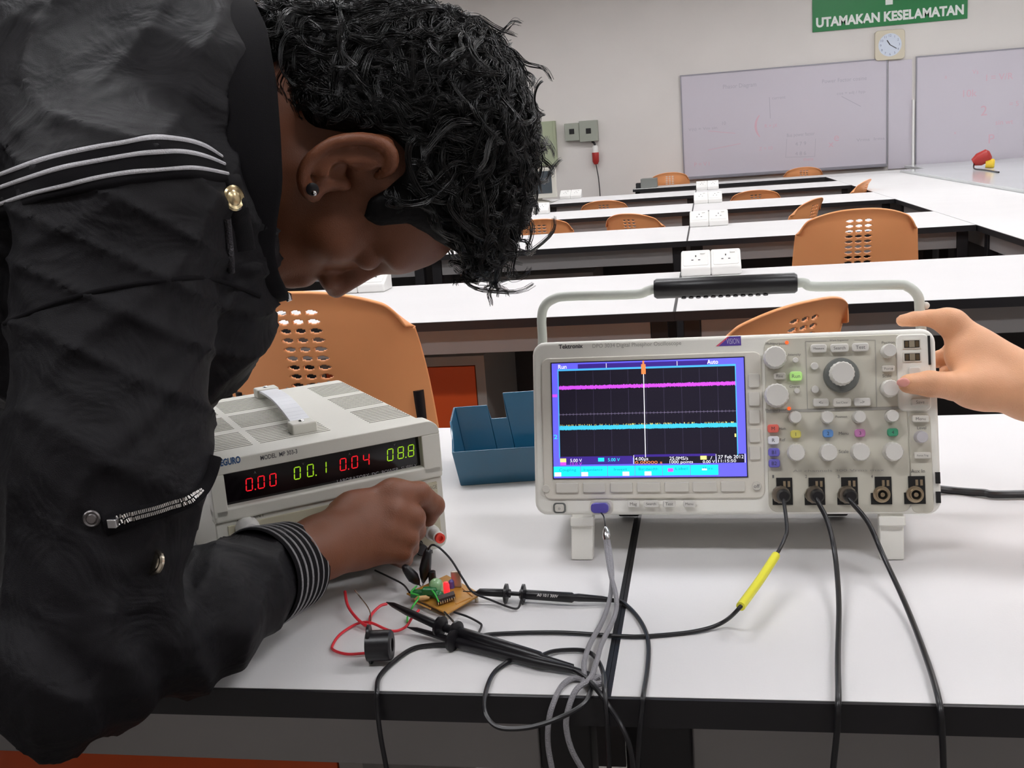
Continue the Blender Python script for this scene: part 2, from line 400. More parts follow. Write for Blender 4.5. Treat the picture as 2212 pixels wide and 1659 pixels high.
wtx(1562, 192, 'Phasor Diagram', .06, MARK, .34); wtx(1776, 180, 'Power Factor cosine', .055, MARK, .44); wtx(1808, 205, 'cos = adj / hyp', .04, MARK, .28)
wtx(1668, 215, 'current', .045, MARK); wtx(1700, 296, 'Bus power factor', .05, MARK, .28); wtx(1487, 283, 'V(t) = Vm sin', .04, MARK, .3); wtx(1560, 270, '10', .05, MARK)
wtx(1718, 315, '4 7 9', .055, MARK); wtx(1718, 336, '4 8 6', .055, MARK); wtx(1630, 285, '(', .24, MARKR); wtx(1652, 276, 'R + jX', .05, MARKR); wtx(1640, 325, 'Z = 10', .05, MARKR)
wtx(1500, 360, 'P = V I', .06, MARKR); wtx(1802, 305, 'e', .12, MARKR); wtx(1850, 306, 'Vrms  Irms', .045, MARK, .28); wtx(1735, 348, 'theta', .05, MARKR); wtx(1790, 318, 'x', .1, MARKR)
def wline(pts, m, r=.003):
    b.use(m); P_ = [(wp(px, py, YW-.03)) for px, py in pts]
    for (xa, za), (xb, zb) in zip(P_[:-1], P_[1:]):
        d = Vector((xb-xa, 0, zb-za)); n = Vector((-d.z, 0, d.x)).normalized()*r; c = Vector((-.895, -.0206, -.80))
        A = Vector((xa, 0, za))+c; B = Vector((xb, 0, zb))+c; b.add([A-n, B-n, B+n, A+n], [(0, 1, 2, 3)])
wline([(1818, 208), (1860, 230)], MARK); wline([(1530, 324), (1600, 310)], MARKR); wline([(1662, 210), (1664, 256)], MARK); wline([(1530, 283), (1588, 288)], MARKR)
wline([(1700, 300), (1697, 340), (1760, 338), (1762, 300)], MARK, .002)
b.build('marker_writing', t, smooth=False)
t, w2, h = whiteboard(2.222, 4.2, .74, 1.83, YW-.0, 'whiteboard with pink scribbles at the right edge, right of the clock')
b = MB(); b.use(MARKR)
for (px, py, s_, sz) in ((2130, 175, 'I = V/R', .09), (2080, 210, '10k', .1), (2118, 250, '2', .14), (2150, 270, 'sin wt', .07), (2135, 310, 'P', .13), (2040, 170, 'a', .06), (2060, 290, 'x', .05), (2180, 230, '= 5', .07), (2100, 160, 'Vs', .06)):
    x, z = wp(px, py, YW-.03); b.text(s_, (x-3.2075, -.0203, z-.74), X_, Z_, sz, None, 'L', .0003)
b.build('marker_writing', t, smooth=False)
t = empty('narrow_whiteboard', (2.06, YW, .74))
MB().use(WBS).box((-.115, -.012, 0), (.115, -.002, 1.08)).build('board', t, smooth=False)
MB().use(WPL).box((.115, -.05, -.02), (.135, -.0, .68)).build('side_rail', t, smooth=False)
tag(t, 'narrow whiteboard strip between the two whiteboards below the clock', 'whiteboard')
# sign
SG = mat('sign green', (20, 122, 62), .35); SW = mat('sign white', (232, 236, 232), .4)
t = empty('safety_sign', (1.95, YW, 2.165))
MB().use(SG).box((-.745, -.015, 0), (.745, -.003, .62)).build('board', t, bevel=.002)
b = MB().use(SW); b.text('UTAMAKAN KESELAMATAN', (-.71, -.0155, .047), X_, Z_, .125, 1.42, 'L', .0004, bold=.042)
b.box((-.035, -.0165, .2), (.035, -.0155, .58)); b.box((-.155, -.0165, .30), (.155, -.0155, .37)) if False else b.box((-.19, -.0165, .325), (.19, -.0155, .455))
b.build('lettering', t, smooth=False)
tag(t, 'green safety sign with white cross and letters UTAMAKAN KESELAMATAN on the wall', 'sign')
# clock
t = empty('wall_clock', (1.955, YW, 1.83)); CLK = mat('cream clock case', (214, 205, 184), .5); CF = mat('clock face', (214, 222, 236), .4)
MB().use(CLK).prism(rrect(-.145, 0, .145, .29, .035), -.045, 0).build('case', t, bevel=.006)
b = MB().use(CF); n = 40; b.add([(0, -.046, .145)]+[(.112*math.cos(2*math.pi*k/n), -.046, .145+.112*math.sin(2*math.pi*k/n)) for k in range(n)], [(0, k+1, (k+1) % n+1) for k in range(n)]); b.build('dial', t, smooth=False)
b = MB().use(mat('clock numerals', (120, 128, 158), .6))
for k in range(12):
    a = math.radians(90-30*(k+1)); b.text(str(k+1), (.09*math.cos(a), -.0462, .145+.09*math.sin(a)-.011), X_, Z_, .032, None, 'C', .0003)
b.build('numerals', t, smooth=False)
b = MB().use(PRINTD)
for a, l, wd in ((math.radians(122), .055, .005), (math.radians(-32), .075, .0035)):
    d = Vector((math.cos(a), 0, math.sin(a))); n_ = Vector((-d.z, 0, d.x))*wd; c = Vector((0, -.048, .145)); b.add([c-n_, c-n_+d*l, c+n_+d*l, c+n_], [(0, 3, 2, 1)])
b.build('hands', t, smooth=False)
tag(t, 'small square cream wall clock with pale dial under the green sign', 'clock')
# electrical boxes
GRYB = mat('grey switch box', (158, 162, 150), .5); GRN = mat('grey green enamel', (168, 176, 148), .5)
t = empty('distribution_box', (-1.62, YW, 1.02)); MB().use(GRN).box((-.17, -.09, 0), (.13, -.0, .47)).build('body', t, bevel=.004); MB().use(GRN).box((-.165, -.1, .005), (.1, -.09, .465)).build('door', t, bevel=.003)
MB().use(PRINT).tube([(0, -.03, -.3), (0, -.03, 0)], .008, 8).build('conduit', t)
tag(t, 'grey green distribution box on the wall beside the curly hair', 'electrical box')
for (x, wd, z, hh, lab, dx) in ((-1.315, .155, 1.265, .185, 'smaller grey switch box, left one of the pair on the wall', -.0), (-1.135, .2, 1.245, .22, 'larger grey switch box above the hanging red plug', -.0)):
    t = empty('switch_box', (x, YW, z)); MB().use(GRYB).box((-wd/2, -.08, 0), (wd/2, 0, hh)).build('body', t, bevel=.005)
    MB().use(DARK).box((-.027, -.085, hh*.38), (.027, -.079, hh*.38+.055)).build('switch', t, bevel=.002); tag(t, lab, 'electrical box')
REDP = mat('red industrial plastic', (172, 44, 40), .4)
t = empty('hanging_plug', (-1.075, YW-.06, 1.0))
MB().use(REDP).lathe([(.02, 0), (.036, .03), (.038, .12), (.036, .125)], (0, 0, 0), (0, 0, 1), 20).build('plug_body', t)
MB().use(WPL).lathe([(.03, .125), (.027, .19), (.018, .2)], (0, 0, 0), (0, 0, 1), 20).build('collar', t)
MB().use(CABLE).tube(spline([(0, 0, .2), (-.005, .0, .22), (-.03, .03, .243)]), .012, 8).build('upper_cable', t)
MB().use(CABLE).tube(spline([(0, 0, 0), (.02, .02, -.2), (.025, .03, -.6), (.02, .03, -.9)]), .005, 8).build('lower_cable', t)
tag(t, 'red and white industrial plug hanging on its cable below the grey boxes', 'plug')
t = empty('industrial_plug', (2.36, 9.0, TZ+.02))
MB().use(REDP).lathe([(.03, 0), (.055, .05), (.055, .13), (.03, .15)], (-.04, 0, .055), (.55, -.1, .25), 20).build('plug_body', t)
MB().use(mat('yellow plastic', (232, 196, 50), .4)).lathe([(.036, 0), (.04, .06), (.03, .07)], (.055, -.03, .04), (.8, -.2, -.05), 18).build('collar', t)
MB().use(CABLE).tube(spline([(-.03, .0, .05), (-.06, -.15, .008), (-.055, -.5, .006), (-.08, -1.0, .006)]), .006, 8).build('cable', t)
tag(t, 'red and yellow industrial plug lying on the glossy counter at right', 'plug')
# monitor on the fifth row
p = onz(1203, 432, TZ)
t = empty('crt_monitor', (-1.36, 8.30, TZ-.0)); t.scale = (1, 1, .79); MON = mat('beige monitor plastic', (206, 204, 194), .5); SCR = mat('dark grey monitor glass', (72, 80, 86), .15)
MB().use(MON).box((-.2, 0, .05), (.2, .06, .37)).add([(-.19, .06, .06), (.19, .06, .06), (.12, .33, .1), (-.12, .33, .1), (-.19, .06, .36), (.19, .06, .36), (.12, .33, .3), (-.12, .33, .3)], [(0, 3, 2, 1), (4, 5, 6, 7), (1, 2, 6, 5), (2, 3, 7, 6), (3, 0, 4, 7)]).build('housing', t, bevel=.008)
MB().use(SCR).box((-.165, -.004, .1), (.165, .002, .335)).build('screen', t, bevel=.002)
MB().use(MON).lathe([(.13, 0), (.12, .015), (.06, .03), (.06, .055)], (0, .12, 0), (0, 0, 1), 24).build('foot', t)
tag(t, 'beige monitor with dark screen standing behind the curly hair', 'monitor')
# small grey unit on the farthest table
t = empty('equipment_case', (-.43, 10.0, TZ)); MB().use(mat('grey case', (128, 130, 126), .5)).box((-.12, 0, 0), (.04, .2, .09)).build('body', t, bevel=.005); MB().use(STEELB).box((-.17, .02, 0), (-.12, .18, .05)).build('connector_block', t, bevel=.003)
tag(t, 'small grey equipment case on the left end of the farthest table', 'case')

# ================================================================== THE BENCH INSTRUMENTS
# ---- oscilloscope: local x across the face, y into the case, z up the face
SO = (-.1011, .3003, .7987); ST, SYW = .273, -.0187
SM = Matrix.Translation(SO) @ Matrix.Rotation(SYW, 4, 'Z') @ Matrix.Rotation(-ST, 4, 'X')
SMI = SM.inverted(); SN = np.array(SM.to_3x3() @ Vector((0, 1, 0)))
def F(px, py, b=0.):
    o = np.array(SM @ Vector((0, b, 0))); p = SMI @ Vector(onplane(px, py, o, SN)); return (p.x, p.z)
SW_, SH_, SD_ = .4166, .188, .147
sc = empty('oscilloscope', SO, (-ST, 0, SYW))
tag(sc, 'cream digital oscilloscope with lit blue screen, coloured knobs and upright carrying handle', 'oscilloscope')
MB().use(CREAM).prism(rrect(.003, .002, SW_-.003, SH_-.003, .014), .012, SD_).build('case', sc, bevel=.004, seg=2)
MB().use(CREAM).prism(rrect(0, 0, SW_, SH_, .014), 0, .022).build('front_bezel', sc, bevel=.0045, seg=3)
# raised screen surround
x0, z1 = F(1165, 768); x1, z0 = F(1645, 1095)
MB().use(CREAM2).prism(rrect(F(1172, 900)[0], F(1300, 1078)[1], F(1648, 900)[0], F(1400, 767)[1], .008), -.0025, .002).build('screen_surround', sc, bevel=.0015)
b = MB().use(PANELG); px0 = F(1655, 900)[0]; px1 = SW_-.004
b.prism(rrect(px0, F(1800, 1106)[1], F(1960, 900)[0], F(1800, 727)[1], .009), -.0018, .001).build('control_panel', sc, bevel=.001)
MB().use(PANELG).prism(rrect(F(1962, 900)[0], F(1990, 1108)[1], px1-.004, F(1980, 892)[1], .006), -.0018, .001).build('trigger_panel', sc, bevel=.001)
MB().use(CREAM).prism(rrect(F(1940, 900)[0], F(1990, 888)[1], px1-.003, F(1980, 722)[1], .006), -.0035, .001).build('port_panel', sc, bevel=.0015)
# thin frame lines on the panel
b = MB().use(PRINTL)
def fl(ax, ay, bx, by, wd=.0006, y=-.0023):
    a = F(ax, ay); c = F(bx, by); d = Vector((c[0]-a[0], 0, c[1]-a[1])); n = Vector((-d.z, 0, d.x)).normalized()*wd/2
    A = Vector((a[0], y, a[1])); B_ = Vector((c[0], y, c[1])); b.add([A-n, B_-n, B_+n, A+n], [(0, 1, 2, 3)])
fl(1740, 738, 1744, 884); fl(1890, 735, 1893, 880); fl(1740, 738, 1785, 737); fl(1655, 889, 1960, 881, .003); fl(1845, 735, 1890, 735); fl(1744, 884, 1893, 880)
def ft(px, py, s_, wpx, m=None, size=None, y=-.0022, bold=0., al='C', bb=None):
    bb = bb or b
    if m: bb.use(m)
    a = F(px, py); wd = wpx/2110.; vs, _ = text_geo(s_, bold); ww = max(p[0] for p in vs)-min(p[0] for p in vs); k = size or wd/ww
    bb.text(s_, (a[0], y, a[1]-k*.35), (1, 0, 0), (0, 0, 1), k, wd, al, .00015, bold)
ft(1676, 742, 'Multipurpose', 44, PRINT); ft(1676, 885, 'Multipurpose', 44); ft(1812, 735, 'Wave Inspector', 40); ft(1918, 740, 'Position', 26); ft(1716, 766, 'Intensity', 26); ft(1716, 835, 'Coarse', 22)
ft(1817, 900, 'Position', 24); ft(1822, 936, 'Menu', 20); ft(1822, 975, 'Scale', 20); ft(1690, 926, 'Math', 14); ft(1690, 950, 'Ref', 12); ft(1990, 924, 'Level', 18); ft(1915, 812, 'Scale', 18)
ft(1810, 1016, 'All channels 300 Vrms max', 190, PRINTL, .0034); ft(1982, 1017, 'Aux In', 28, PRINT)
for px, s_ in ((1670, '1'), (1741, '2'), (1811, '3'), (1883, '4')): ft(px, 1029, s_, 4, PRINT, .0045)
b.build('panel_print', sc, smooth=False)
b = MB().use(PRINTD)
ft(1233, 748, 'Tektronix', 56, PRINTD, None, -.0002, .02); ft(1375, 744, 'DPO 3034 Digital Phosphor Oscilloscope', 200, PRINTL, .006, -.0002)
b.build('brand_text', sc, smooth=False); b = MB()
b.use(mat('badge violet', (92, 66, 168), .4)); P4 = [F(1546, 748), F(1572, 727), F(1600, 726), F(1601, 746)]
b.add([(p[0], -.0004, p[1]) for p in P4], [(3, 2, 1, 0)])
b.use(mat('badge pink', (224, 96, 120), .4)); b.add([(p[0], -.0005, p[1]) for p in (F(1546, 748), F(1572, 727), F(1576, 727), F(1552, 748))], [(3, 2, 1, 0)])
ft(1583, 737, 'VISION', 28, mat('badge white', (205, 195, 230), .5), .0085, -.0006)
b.build('badge', sc, smooth=False)
# screen with everything it shows
BL_ = emi('screen violet blue', (96, 92, 240), 1.0); BK = emi('screen black', (24, 18, 40), .35); NV = emi('screen navy', (60, 36, 140), .7)
CY = emi('screen cyan', (20, 226, 238), 1.0); CYL = emi('screen light blue', (70, 170, 235), 1.0); PK = emi('trace magenta', (196, 74, 222), 1.0); TC = emi('trace cyan', (60, 186, 226), 1.0)
WH = emi('screen white', (240, 240, 250), 1.0); OR_ = emi('screen orange', (240, 130, 70), 1.0); YL = emi('screen yellow', (240, 232, 130), 1.0); GRD = emi('screen grid', (86, 78, 110), .6); MGT = emi('screen magenta text', (190, 70, 220), .9)
c4 = [F(1192, 785), F(1606, 774), F(1613.5, 1027.7), F(1198.5, 1033.7)]
sx0 = (c4[0][0]+c4[3][0])/2; sx1 = (c4[1][0]+c4[2][0])/2; sz1 = (c4[0][1]+c4[1][1])/2; sz0 = (c4[2][1]+c4[3][1])/2
MB().use(mat('dark screen gasket', (40, 36, 60), .3)).box((sx0-.0012, -.0034, sz0-.0012), (sx1+.0012, -.001, sz1+.0012)).build('screen_gasket', sc, smooth=False)
b = MB(); PX0, PX1, PY0, PY1 = 1192+3, 1606+4, 779.5, 1031.
def q(u): return sx0+(sx1-sx0)*u
def z_(v): return sz1-(sz1-sz0)*v
def rc(u0, v0, u1, v1, m, lay): b.use(m); y = -.0036-.00005*lay; b.add([(q(u0), y, z_(v1)), (q(u1), y, z_(v1)), (q(u1), y, z_(v0)), (q(u0), y, z_(v0))], [(0, 1, 2, 3)])
def st(u, v, s_, wu, m, lay, hv=.06, bold=.0):
    b.use(m); k = hv*(sz1-sz0)*1.35; b.text(s_, (q(u), -.0036-.00005*lay, z_(v)), (1, 0, 0), (0, 0, 1), k, wu*(sx1-sx0), 'L', 0., bold)
b.use(BL_).box((sx0, -.0036, sz0), (sx1, -.002, sz1))
rc(.035, .055, .958, .83, BK, 1); rc(.14, .012, .82, .052, NV, 1); rc(.03, .052, .96, .068, CYL, 2); rc(.031, .06, .036, .83, CYL, 3); rc(.955, .06, .96, .83, CYL, 3)
for k in range(1, 10): rc(.035+.0923*k, .075, .036+.0923*k, .80, GRD, 2)
for k in (1, 2, 3, 5, 6, 7):
    for j in range(40): rc(.04+.023*j, .068+.094*k, .041+.023*j, .070+.094*k, GRD, 2)
GR2 = emi('screen centre line', (130, 120, 150), .8)
rc(.037, .447, .955, .450, GR2, 3)
for j in range(50): rc(.037+.0184*j, .438, .0385+.0184*j, .459, GR2, 3)
R_ = random.Random(3)
for j in range(300):
    u0 = .037+.918*j/300; a = R_.random()*.008; c_ = R_.random()*.008; rc(u0, .204-a, u0+.0034, .226+c_, PK, 5)
    a = R_.random()*.012; c_ = R_.random()*.006; rc(u0, .552-a*.6, u0+.0034, .580+c_, TC, 5)
    if R_.random() < .35: rc(u0, .540-a*.5, u0+.0016, .553, YL, 4)
rc(.4845, .06, .4885, .83, WH, 6); rc(.29, .012, .293, .05, WH, 3); rc(.66, .012, .663, .05, WH, 3)
rc(.475, .03, .498, .115, OR_, 7); rc(.482, .0, .491, .03, OR_, 7)
rc(.0, .27, .026, .295, PK, 4); st(.004, .66, '2', .02, CY, 4, .04); rc(.944, .64, .952, .668, YL, 6)
st(.035, .048, 'Run', .045, WH, 4, .038, .01); st(.815, .045, 'Auto', .056, WH, 4, .038, .01)
rc(.035, .815, .42, .83, NV, 4); rc(.425, .805, .845, .825, NV, 4); rc(.036, .83, .42, .885, NV, 3); rc(.425, .825, .845, .885, BK, 3); rc(.85, .81, .99, .885, BK, 3)
for u in (.424, .846, .992): rc(u, .81, u+.003, .885, WH, 5)
rc(.036, .83, .068, .862, YL, 5); rc(.036, .862, .068, .89, PK, 5); st(.09, .862, '5.00 V', .062, WH, 6, .03); st(.09, .89, '10.0 V', .062, MGT, 6, .026)
rc(.238, .828, .27, .86, CY, 5); st(.29, .860, '5.00 V', .062, CY, 6, .03)
st(.432, .855, '4.00\u00b5s', .068, WH, 6, .03); st(.432, .885, '0.00000 s', .14, OR_, 6, .026); st(.61, .855, '25.0MS/s', .095, WH, 6, .03); st(.61, .884, '1000 points', .12, WH, 6, .026)
rc(.768, .823, .80, .855, YL, 5); st(.818, .855, '/', .01, WH, 6, .03); st(.78, .885, '0.00 V', .062, WH, 6, .026); st(.858, .848, '27 Feb 2012', .128, WH, 6, .03); st(.858, .880, '11:15:50', .09, WH, 6, .026)
rc(.0, .9, .86, .985, CY, 4)
for k in range(1, 7): rc(.143*k-.001, .9, .143*k+.002, .99, BL_, 6)
DKC = emi('screen dark cyan', (0, 130, 160), .7)
for u, s_, wu in ((.03, 'Coupling', .09), (.16, 'Impedance', .1), (.32, 'Invert', .07), (.45, 'Bandwidth', .1), (.64, 'Label', .06), (.78, 'More', .05)): st(u, .94, s_, wu, DKC, 6, .025)
for u in (.005, .148, .365, .48): rc(u, .95, u+.035, .985, WH, 6)
rc(.60, .925, .628, .955, PK, 6); rc(.775, .93, .80, .945, WH, 6)
b.build('screen', sc, smooth=False)
# keys and buttons
def btn(px, py, wpx, hpx, m, name='button', h=.004, mr=None, lab=None, lm=None, y=-.002, round_=None, parent=None):
    a = F(px, py); w2 = wpx/2110/2; h2 = hpx/2110/2; r = min(w2, h2)*(.98 if round_ is None else round_)
    o = MB().use(m).prism(rrect(-w2, -h2, w2, h2, r, 5), -h, 0).build(name, sc, bevel=min(.0012, h*.3), seg=2)
    o.location = (a[0], y, a[1])
    if lab:
        bb = MB().use(lm or PRINT); vs, _ = text_geo(lab, 0.); ww = max(p[0] for p in vs)-min(p[0] for p in vs); k = min(w2*1.3/ww, h2*1.2)
        bb.text(lab, (0, -h-.0001, -k*.35), (1, 0, 0), (0, 0, 1), k, None, 'C', .0001); bb.build('key_print', o, smooth=False)
    return o
for k, (xa, xb) in enumerate(((175, 308), (322, 455), (470, 602), (615, 752), (765, 905), (917, 1055), (1070, 1208))):
    cx = 1130+(xa+xb)/2/2.5127; btn(cx, 580+(1190-k*1.2)/2.5127, (xb-xa)/2.5127-2, 22, KEY, 'soft_key', .003, round_=.25)
for yy in (609, 708, 805, 905, 1000): btn(1628.5+(yy-609)*.0055, 580+yy/2.5127, 24, 31, KEY, 'side_key', .003, round_=.3)
for px, s_, wp_ in ((1369.5, 'Mag', 28), (1407.5, 'Search', 33), (1446.5, 'Test', 28), (1489.5, 'Menu', 26)): btn(px, 1087.5, wp_, 16, KEYW, 'button', .005, lab=s_, round_=.5)
btn(1180, 1055.5, 18, 18, KEY, 'button', .002); btn(1634.5, 1049.5, 20, 20, KEY, 'button', .003, lab='off')
btn(1209.5, 1097, 29, 24, RING, 'button_ring', .0008, round_=.6); btn(1209.5, 1097, 21, 17, KEY, 'power_button', .003, round_=.6, lab='o')
def C9(x, y): return 1620+x/2.86, 660+y/2.86
for (x, y, w_, h_, m, lab) in ((182, 438, 74, 42, KEY, 'Fine'), (282, 438, 76, 58, mat('green lit key', (176, 226, 132), .4, emit=.12), 'Run'), (422, 268, 96, 52, KEYW, 'Measure'), (550, 265, 108, 52, KEYW, 'Search'), (678, 260, 98, 52, KEYW, 'Test'),
    (435, 600, 96, 50, KEYW, '<-'), (565, 600, 108, 54, KEY, 'Set/Clear'), (690, 597, 100, 50, KEYW, '->'), (851, 392, 76, 40, KEY, 'Force'), (1045, 597, 104, 46, KEY, 'Save'), (1048, 700, 100, 44, KEY, 'Menu'), (1060, 925, 98, 40, KEY, 'Force Trig'), (1012, 412, 70, 60, KEYW, None)):
    px, py = C9(x, y); btn(px, py, w_/2.86, h_/2.86, m, 'button', .005, lab=lab, round_=.55)
for (x, y, m, lab) in ((281, 795, mat('yellow key', (226, 216, 110), .4), '1'), (479, 790, mat('blue key', (104, 152, 214), .4), '2'), (676, 788, mat('pink key', (206, 134, 188), .4), '3'), (877, 783, mat('green key', (70, 160, 122), .4), '4')):
    px, py = C9(x, y); btn(px, py, 64/2.86, 50/2.86, m, 'channel_button', .005, lab=lab, lm=PRINTD, round_=.7)
for (x, y, m, lab) in ((142, 760, mat('salmon key', (236, 112, 100), .4), 'M'), (144, 832, mat('white key', (240, 240, 246), .4), 'R'), (147, 906, mat('violet key', (118, 112, 206), .4), 'B1'), (149, 974, mat('violet key', (108, 100, 196), .4), 'B2')):
    px, py = C9(x, y); btn(px, py, 70/2.86, 52/2.86, m, 'mode_button', .0045, lab=lab, lm=PRINTD, round_=.6)
for (x, y, r) in ((280, 340, 17), (288, 528, 17), (397, 377, 24), (400, 520, 24)):
    px, py = C9(x, y); btn(px, py, 2*r/2.86, 2*r/2.86, KEYW, 'button', .0045)
def knob(x, y, r, h=.014, name='knob', m=None, par=None, base=True):
    px, py = C9(x, y); a = F(px, py, -h*.8); r = r/2.86/2110*1.04; h *= 1.3
    o = MB().use(m or KEYW).lathe([(r*1.02, 0), (r, h*.25), (r*.95, h*.88), (r*.86, h), (r*.4, h*.985), (0.0001, h*.98)], (0, 0, 0), (0, -1, 0), 36, flute=1, fd=.05).build(name, sc, angle=60)
    o.location = (a[0], -.0018, a[1]); return o
knob(155, 320, 70, .014, 'multipurpose_knob'); knob(165, 555, 74, .014, 'multipurpose_knob')
px, py = C9(562, 432); a = F(px, py); r = 108/2.86/2110
o = MB().use(RING).lathe([(r, 0), (r, .004), (r*.93, .007), (r*.6, .0075), (.0001, .0075)], (0, 0, 0), (0, -1, 0), 48).build('jog_ring', sc); o.location = (a[0], -.0018, a[1])
knob(568, 420, 73, .02, 'jog_knob')
for x, y, r in ((858, 280, 42), (865, 512, 52)): knob(x, y, r, .014)
for x, y in ((280, 690), (478, 690), (675, 688), (877, 683)): knob(x, y, 38, .013, 'position_knob')
for x, y, r in ((287, 908, 54), (485, 908, 54), (683, 905, 55), (885, 903, 57)): knob(x, y, r, .013, 'scale_knob')
knob(1058, 812, 37, .01, 'level_knob', mat('pale mauve knob', (196, 192, 196), .5))
for x, y in ((227, 230), (241, 637)):
    px, py = C9(x, y); btn(px, py, 8, 8, emi('orange indicator', (240, 96, 40), .8), 'indicator_light', .001)
for x, y in ((995, 240), (998, 320)):
    px, py = C9(x, y); a = F(px, py); w2, h2 = .0074, .0037
    o = MB().use(CREAM2).box((-w2-.0012, -.0012, -h2-.0012), (w2+.0012, 0, h2+.0012)).use(DARK).box((-w2, -.0016, -h2), (w2, -.001, h2)).use(mat('usb contact', (150, 140, 120), .5)).box((-w2*.35, -.0024, -h2*.9), (w2*.35, -.0012, h2*.9)).use(mat('usb shade', (86, 70, 44), .5)).box((-w2*.9, -.0019, -h2*.8), (-w2*.45, -.0012, h2*.8)).box((w2*.45, -.0019, -h2*.8), (w2*.9, -.0012, h2*.8)).build('usb_port', sc, smooth=False)
    o.location = (a[0], -.0035, a[1])
for px, py, wp_, hp_ in ((2006, 757, 5, 62), (2025, 1032, 9, 24), (2026, 1074, 9, 24)):
    a = F(px, py); w2 = wp_/4220; h2 = hp_/4220; MB().use(DARK).box((a[0]-w2, -.004, a[1]-h2), (a[0]+w2, .001, a[1]+h2)).build('card_slot' if wp_ < 6 else 'side_vent', sc, smooth=False)
# channel inputs
BN = []
for k, (x, y) in enumerate(((203, 1150), (402, 1150), (604, 1148), (812, 1145), (1018, 1142))):
    px, py = C9(x, y); a = F(px, py)
    o = MB().use(DARK).box((-.0068, -.0012, -.003), (.0092, 0, .0135)).box((-.0112, -.0012, -.0145), (.0092, 0, -.003)).build('input_plate', sc, smooth=False); o.location = (a[0]+.0005, -.0018, a[1]+.001)
    MB().use(BRASS).box((.000, -.0015, .004), (.0025, -.0011, .010)).box((.0045, -.0015, .004), (.007, -.0011, .010)).build('probe_contact', o, smooth=False)
    jx, jz = F(*C9((195, 400, 600, 810, 1015)[k], 1165)); 
    o = MB().use(BRASS if k > 2 else METAL).lathe([(.0084, 0), (.0084, .003), (.0060, .0035), (.0060, .011), (.0048, .011), (.0048, .006), (.0022, .006), (.0022, .0095), (.0001, .0095)], (0, 0, 0), (0, -1, 0), 28).build('input_connector', sc)
    o.location = (jx, -.003, jz); BN.append((jx, jz))
    MB().use(DARK).lathe([(.0046, .0065), (.0024, .0068)], (0, 0, 0), (0, -1, 0), 20).build('bore', o, smooth=False)
# handle: a bent bar carried by two side pivots, standing up behind the front bezel
HB = .075
def Hp(px, py): a = F(px, py, HB); return (a[0], HB, a[1])
hp = [Hp(*p) for p in ((1172, 745), (1170, 690), (1176, 662), (1196, 646), (1230, 640), (1368, 636), (1400, 628), (1425, 624), (1568, 619), (1710, 612), (1738, 611), (1764, 619), (1930, 615), (1962, 620), (1983, 640), (1987, 672), (1990, 715))]
hp = [(hp[0][0], .06, .12)]+hp+[(hp[-1][0], .06, .12)]
MB().use(mat('grey handle paint', (196, 200, 192), .35)).tube(spline(hp, 6), .0055, 12).build('handle', sc)
MB().use(CREAM).cyl((-.007, .06, .12), (.014, .06, .12), .012, 20).build('handle_pivot', sc, bevel=.001); MB().use(CREAM).cyl((SW_-.014, .06, .12), (SW_+.007, .06, .12), .012, 20).build('handle_pivot', sc, bevel=.001)
g0 = Hp(1413, 624); g1 = Hp(1722, 611)
d = Vector(g1)-Vector(g0); b = MB().use(BLK).lathe([(.0095, 0), (.0115, .003), (.0115, d.length-.003), (.0095, d.length)], g0, d, 24)
for k in range(12):
    c = Vector(g0)+d*(.21+.052*k); dn = d.normalized(); b.tube([c+Vector((0, 0, -.006)), c+Vector((0, -.001, -.0125)), ], .0028, 8)
b.build('handle_grip', sc)
a = Hp(2000, 660); MB().use(KEY).sphere((a[0], HB, a[2]), .004).build('handle_stop', sc)
# tilt feet and rear feet
Mw = SMI
for px in (1257, 1927):
    x = F(px, 1115)[0]; A = Mw @ Vector(onz(px, 1210, .7505)); wd = .0118
    b = MB().use(CREAM).add([(x-wd, .002, .004), (x+wd, .002, .004), (x+wd, .02, .004), (x-wd, .02, .004), (A.x-wd, A.y, A.z), (A.x+wd, A.y, A.z), (A.x+wd, A.y+.012, A.z+.003), (A.x-wd, A.y+.012, A.z+.003)],
        [(0, 1, 2, 3), (7, 6, 5, 4), (4, 5, 1, 0), (5, 6, 2, 1), (6, 7, 3, 2), (7, 4, 0, 3)]); b.box((x-wd*1.1, -.001, -.012), (x+wd*1.1, .006, -.002))
    b.build('tilt_foot', sc, bevel=.0015)
for x in (.09, .325):
    MB().use(BLK).box((x-.012, SD_-.03, -.010), (x+.012, SD_-.006, .003)).build('rear_foot', sc, bevel=.002)
# purple memory stick in the front port with its lanyard
a = F(1300, 1095)
us = empty('usb_stick', SM @ Vector((a[0], -.006, a[1])), (-ST, 0, SYW)); tag(us, 'violet translucent USB memory stick plugged into the front of the oscilloscope', 'usb stick')
MB().use(mat('violet translucent plastic', (96, 84, 190), .2, trans=.25, coat=.4)).prism(rrect(-.0095, -.0055, .0095, .0055, .0045), -.014, .004).build('cap', us, bevel=.0015)
MB().use(CREAM2).prism(rrect(-.012, -.008, .012, .008, .005), .0035, .0055).build('port_rim', us, bevel=.0004)

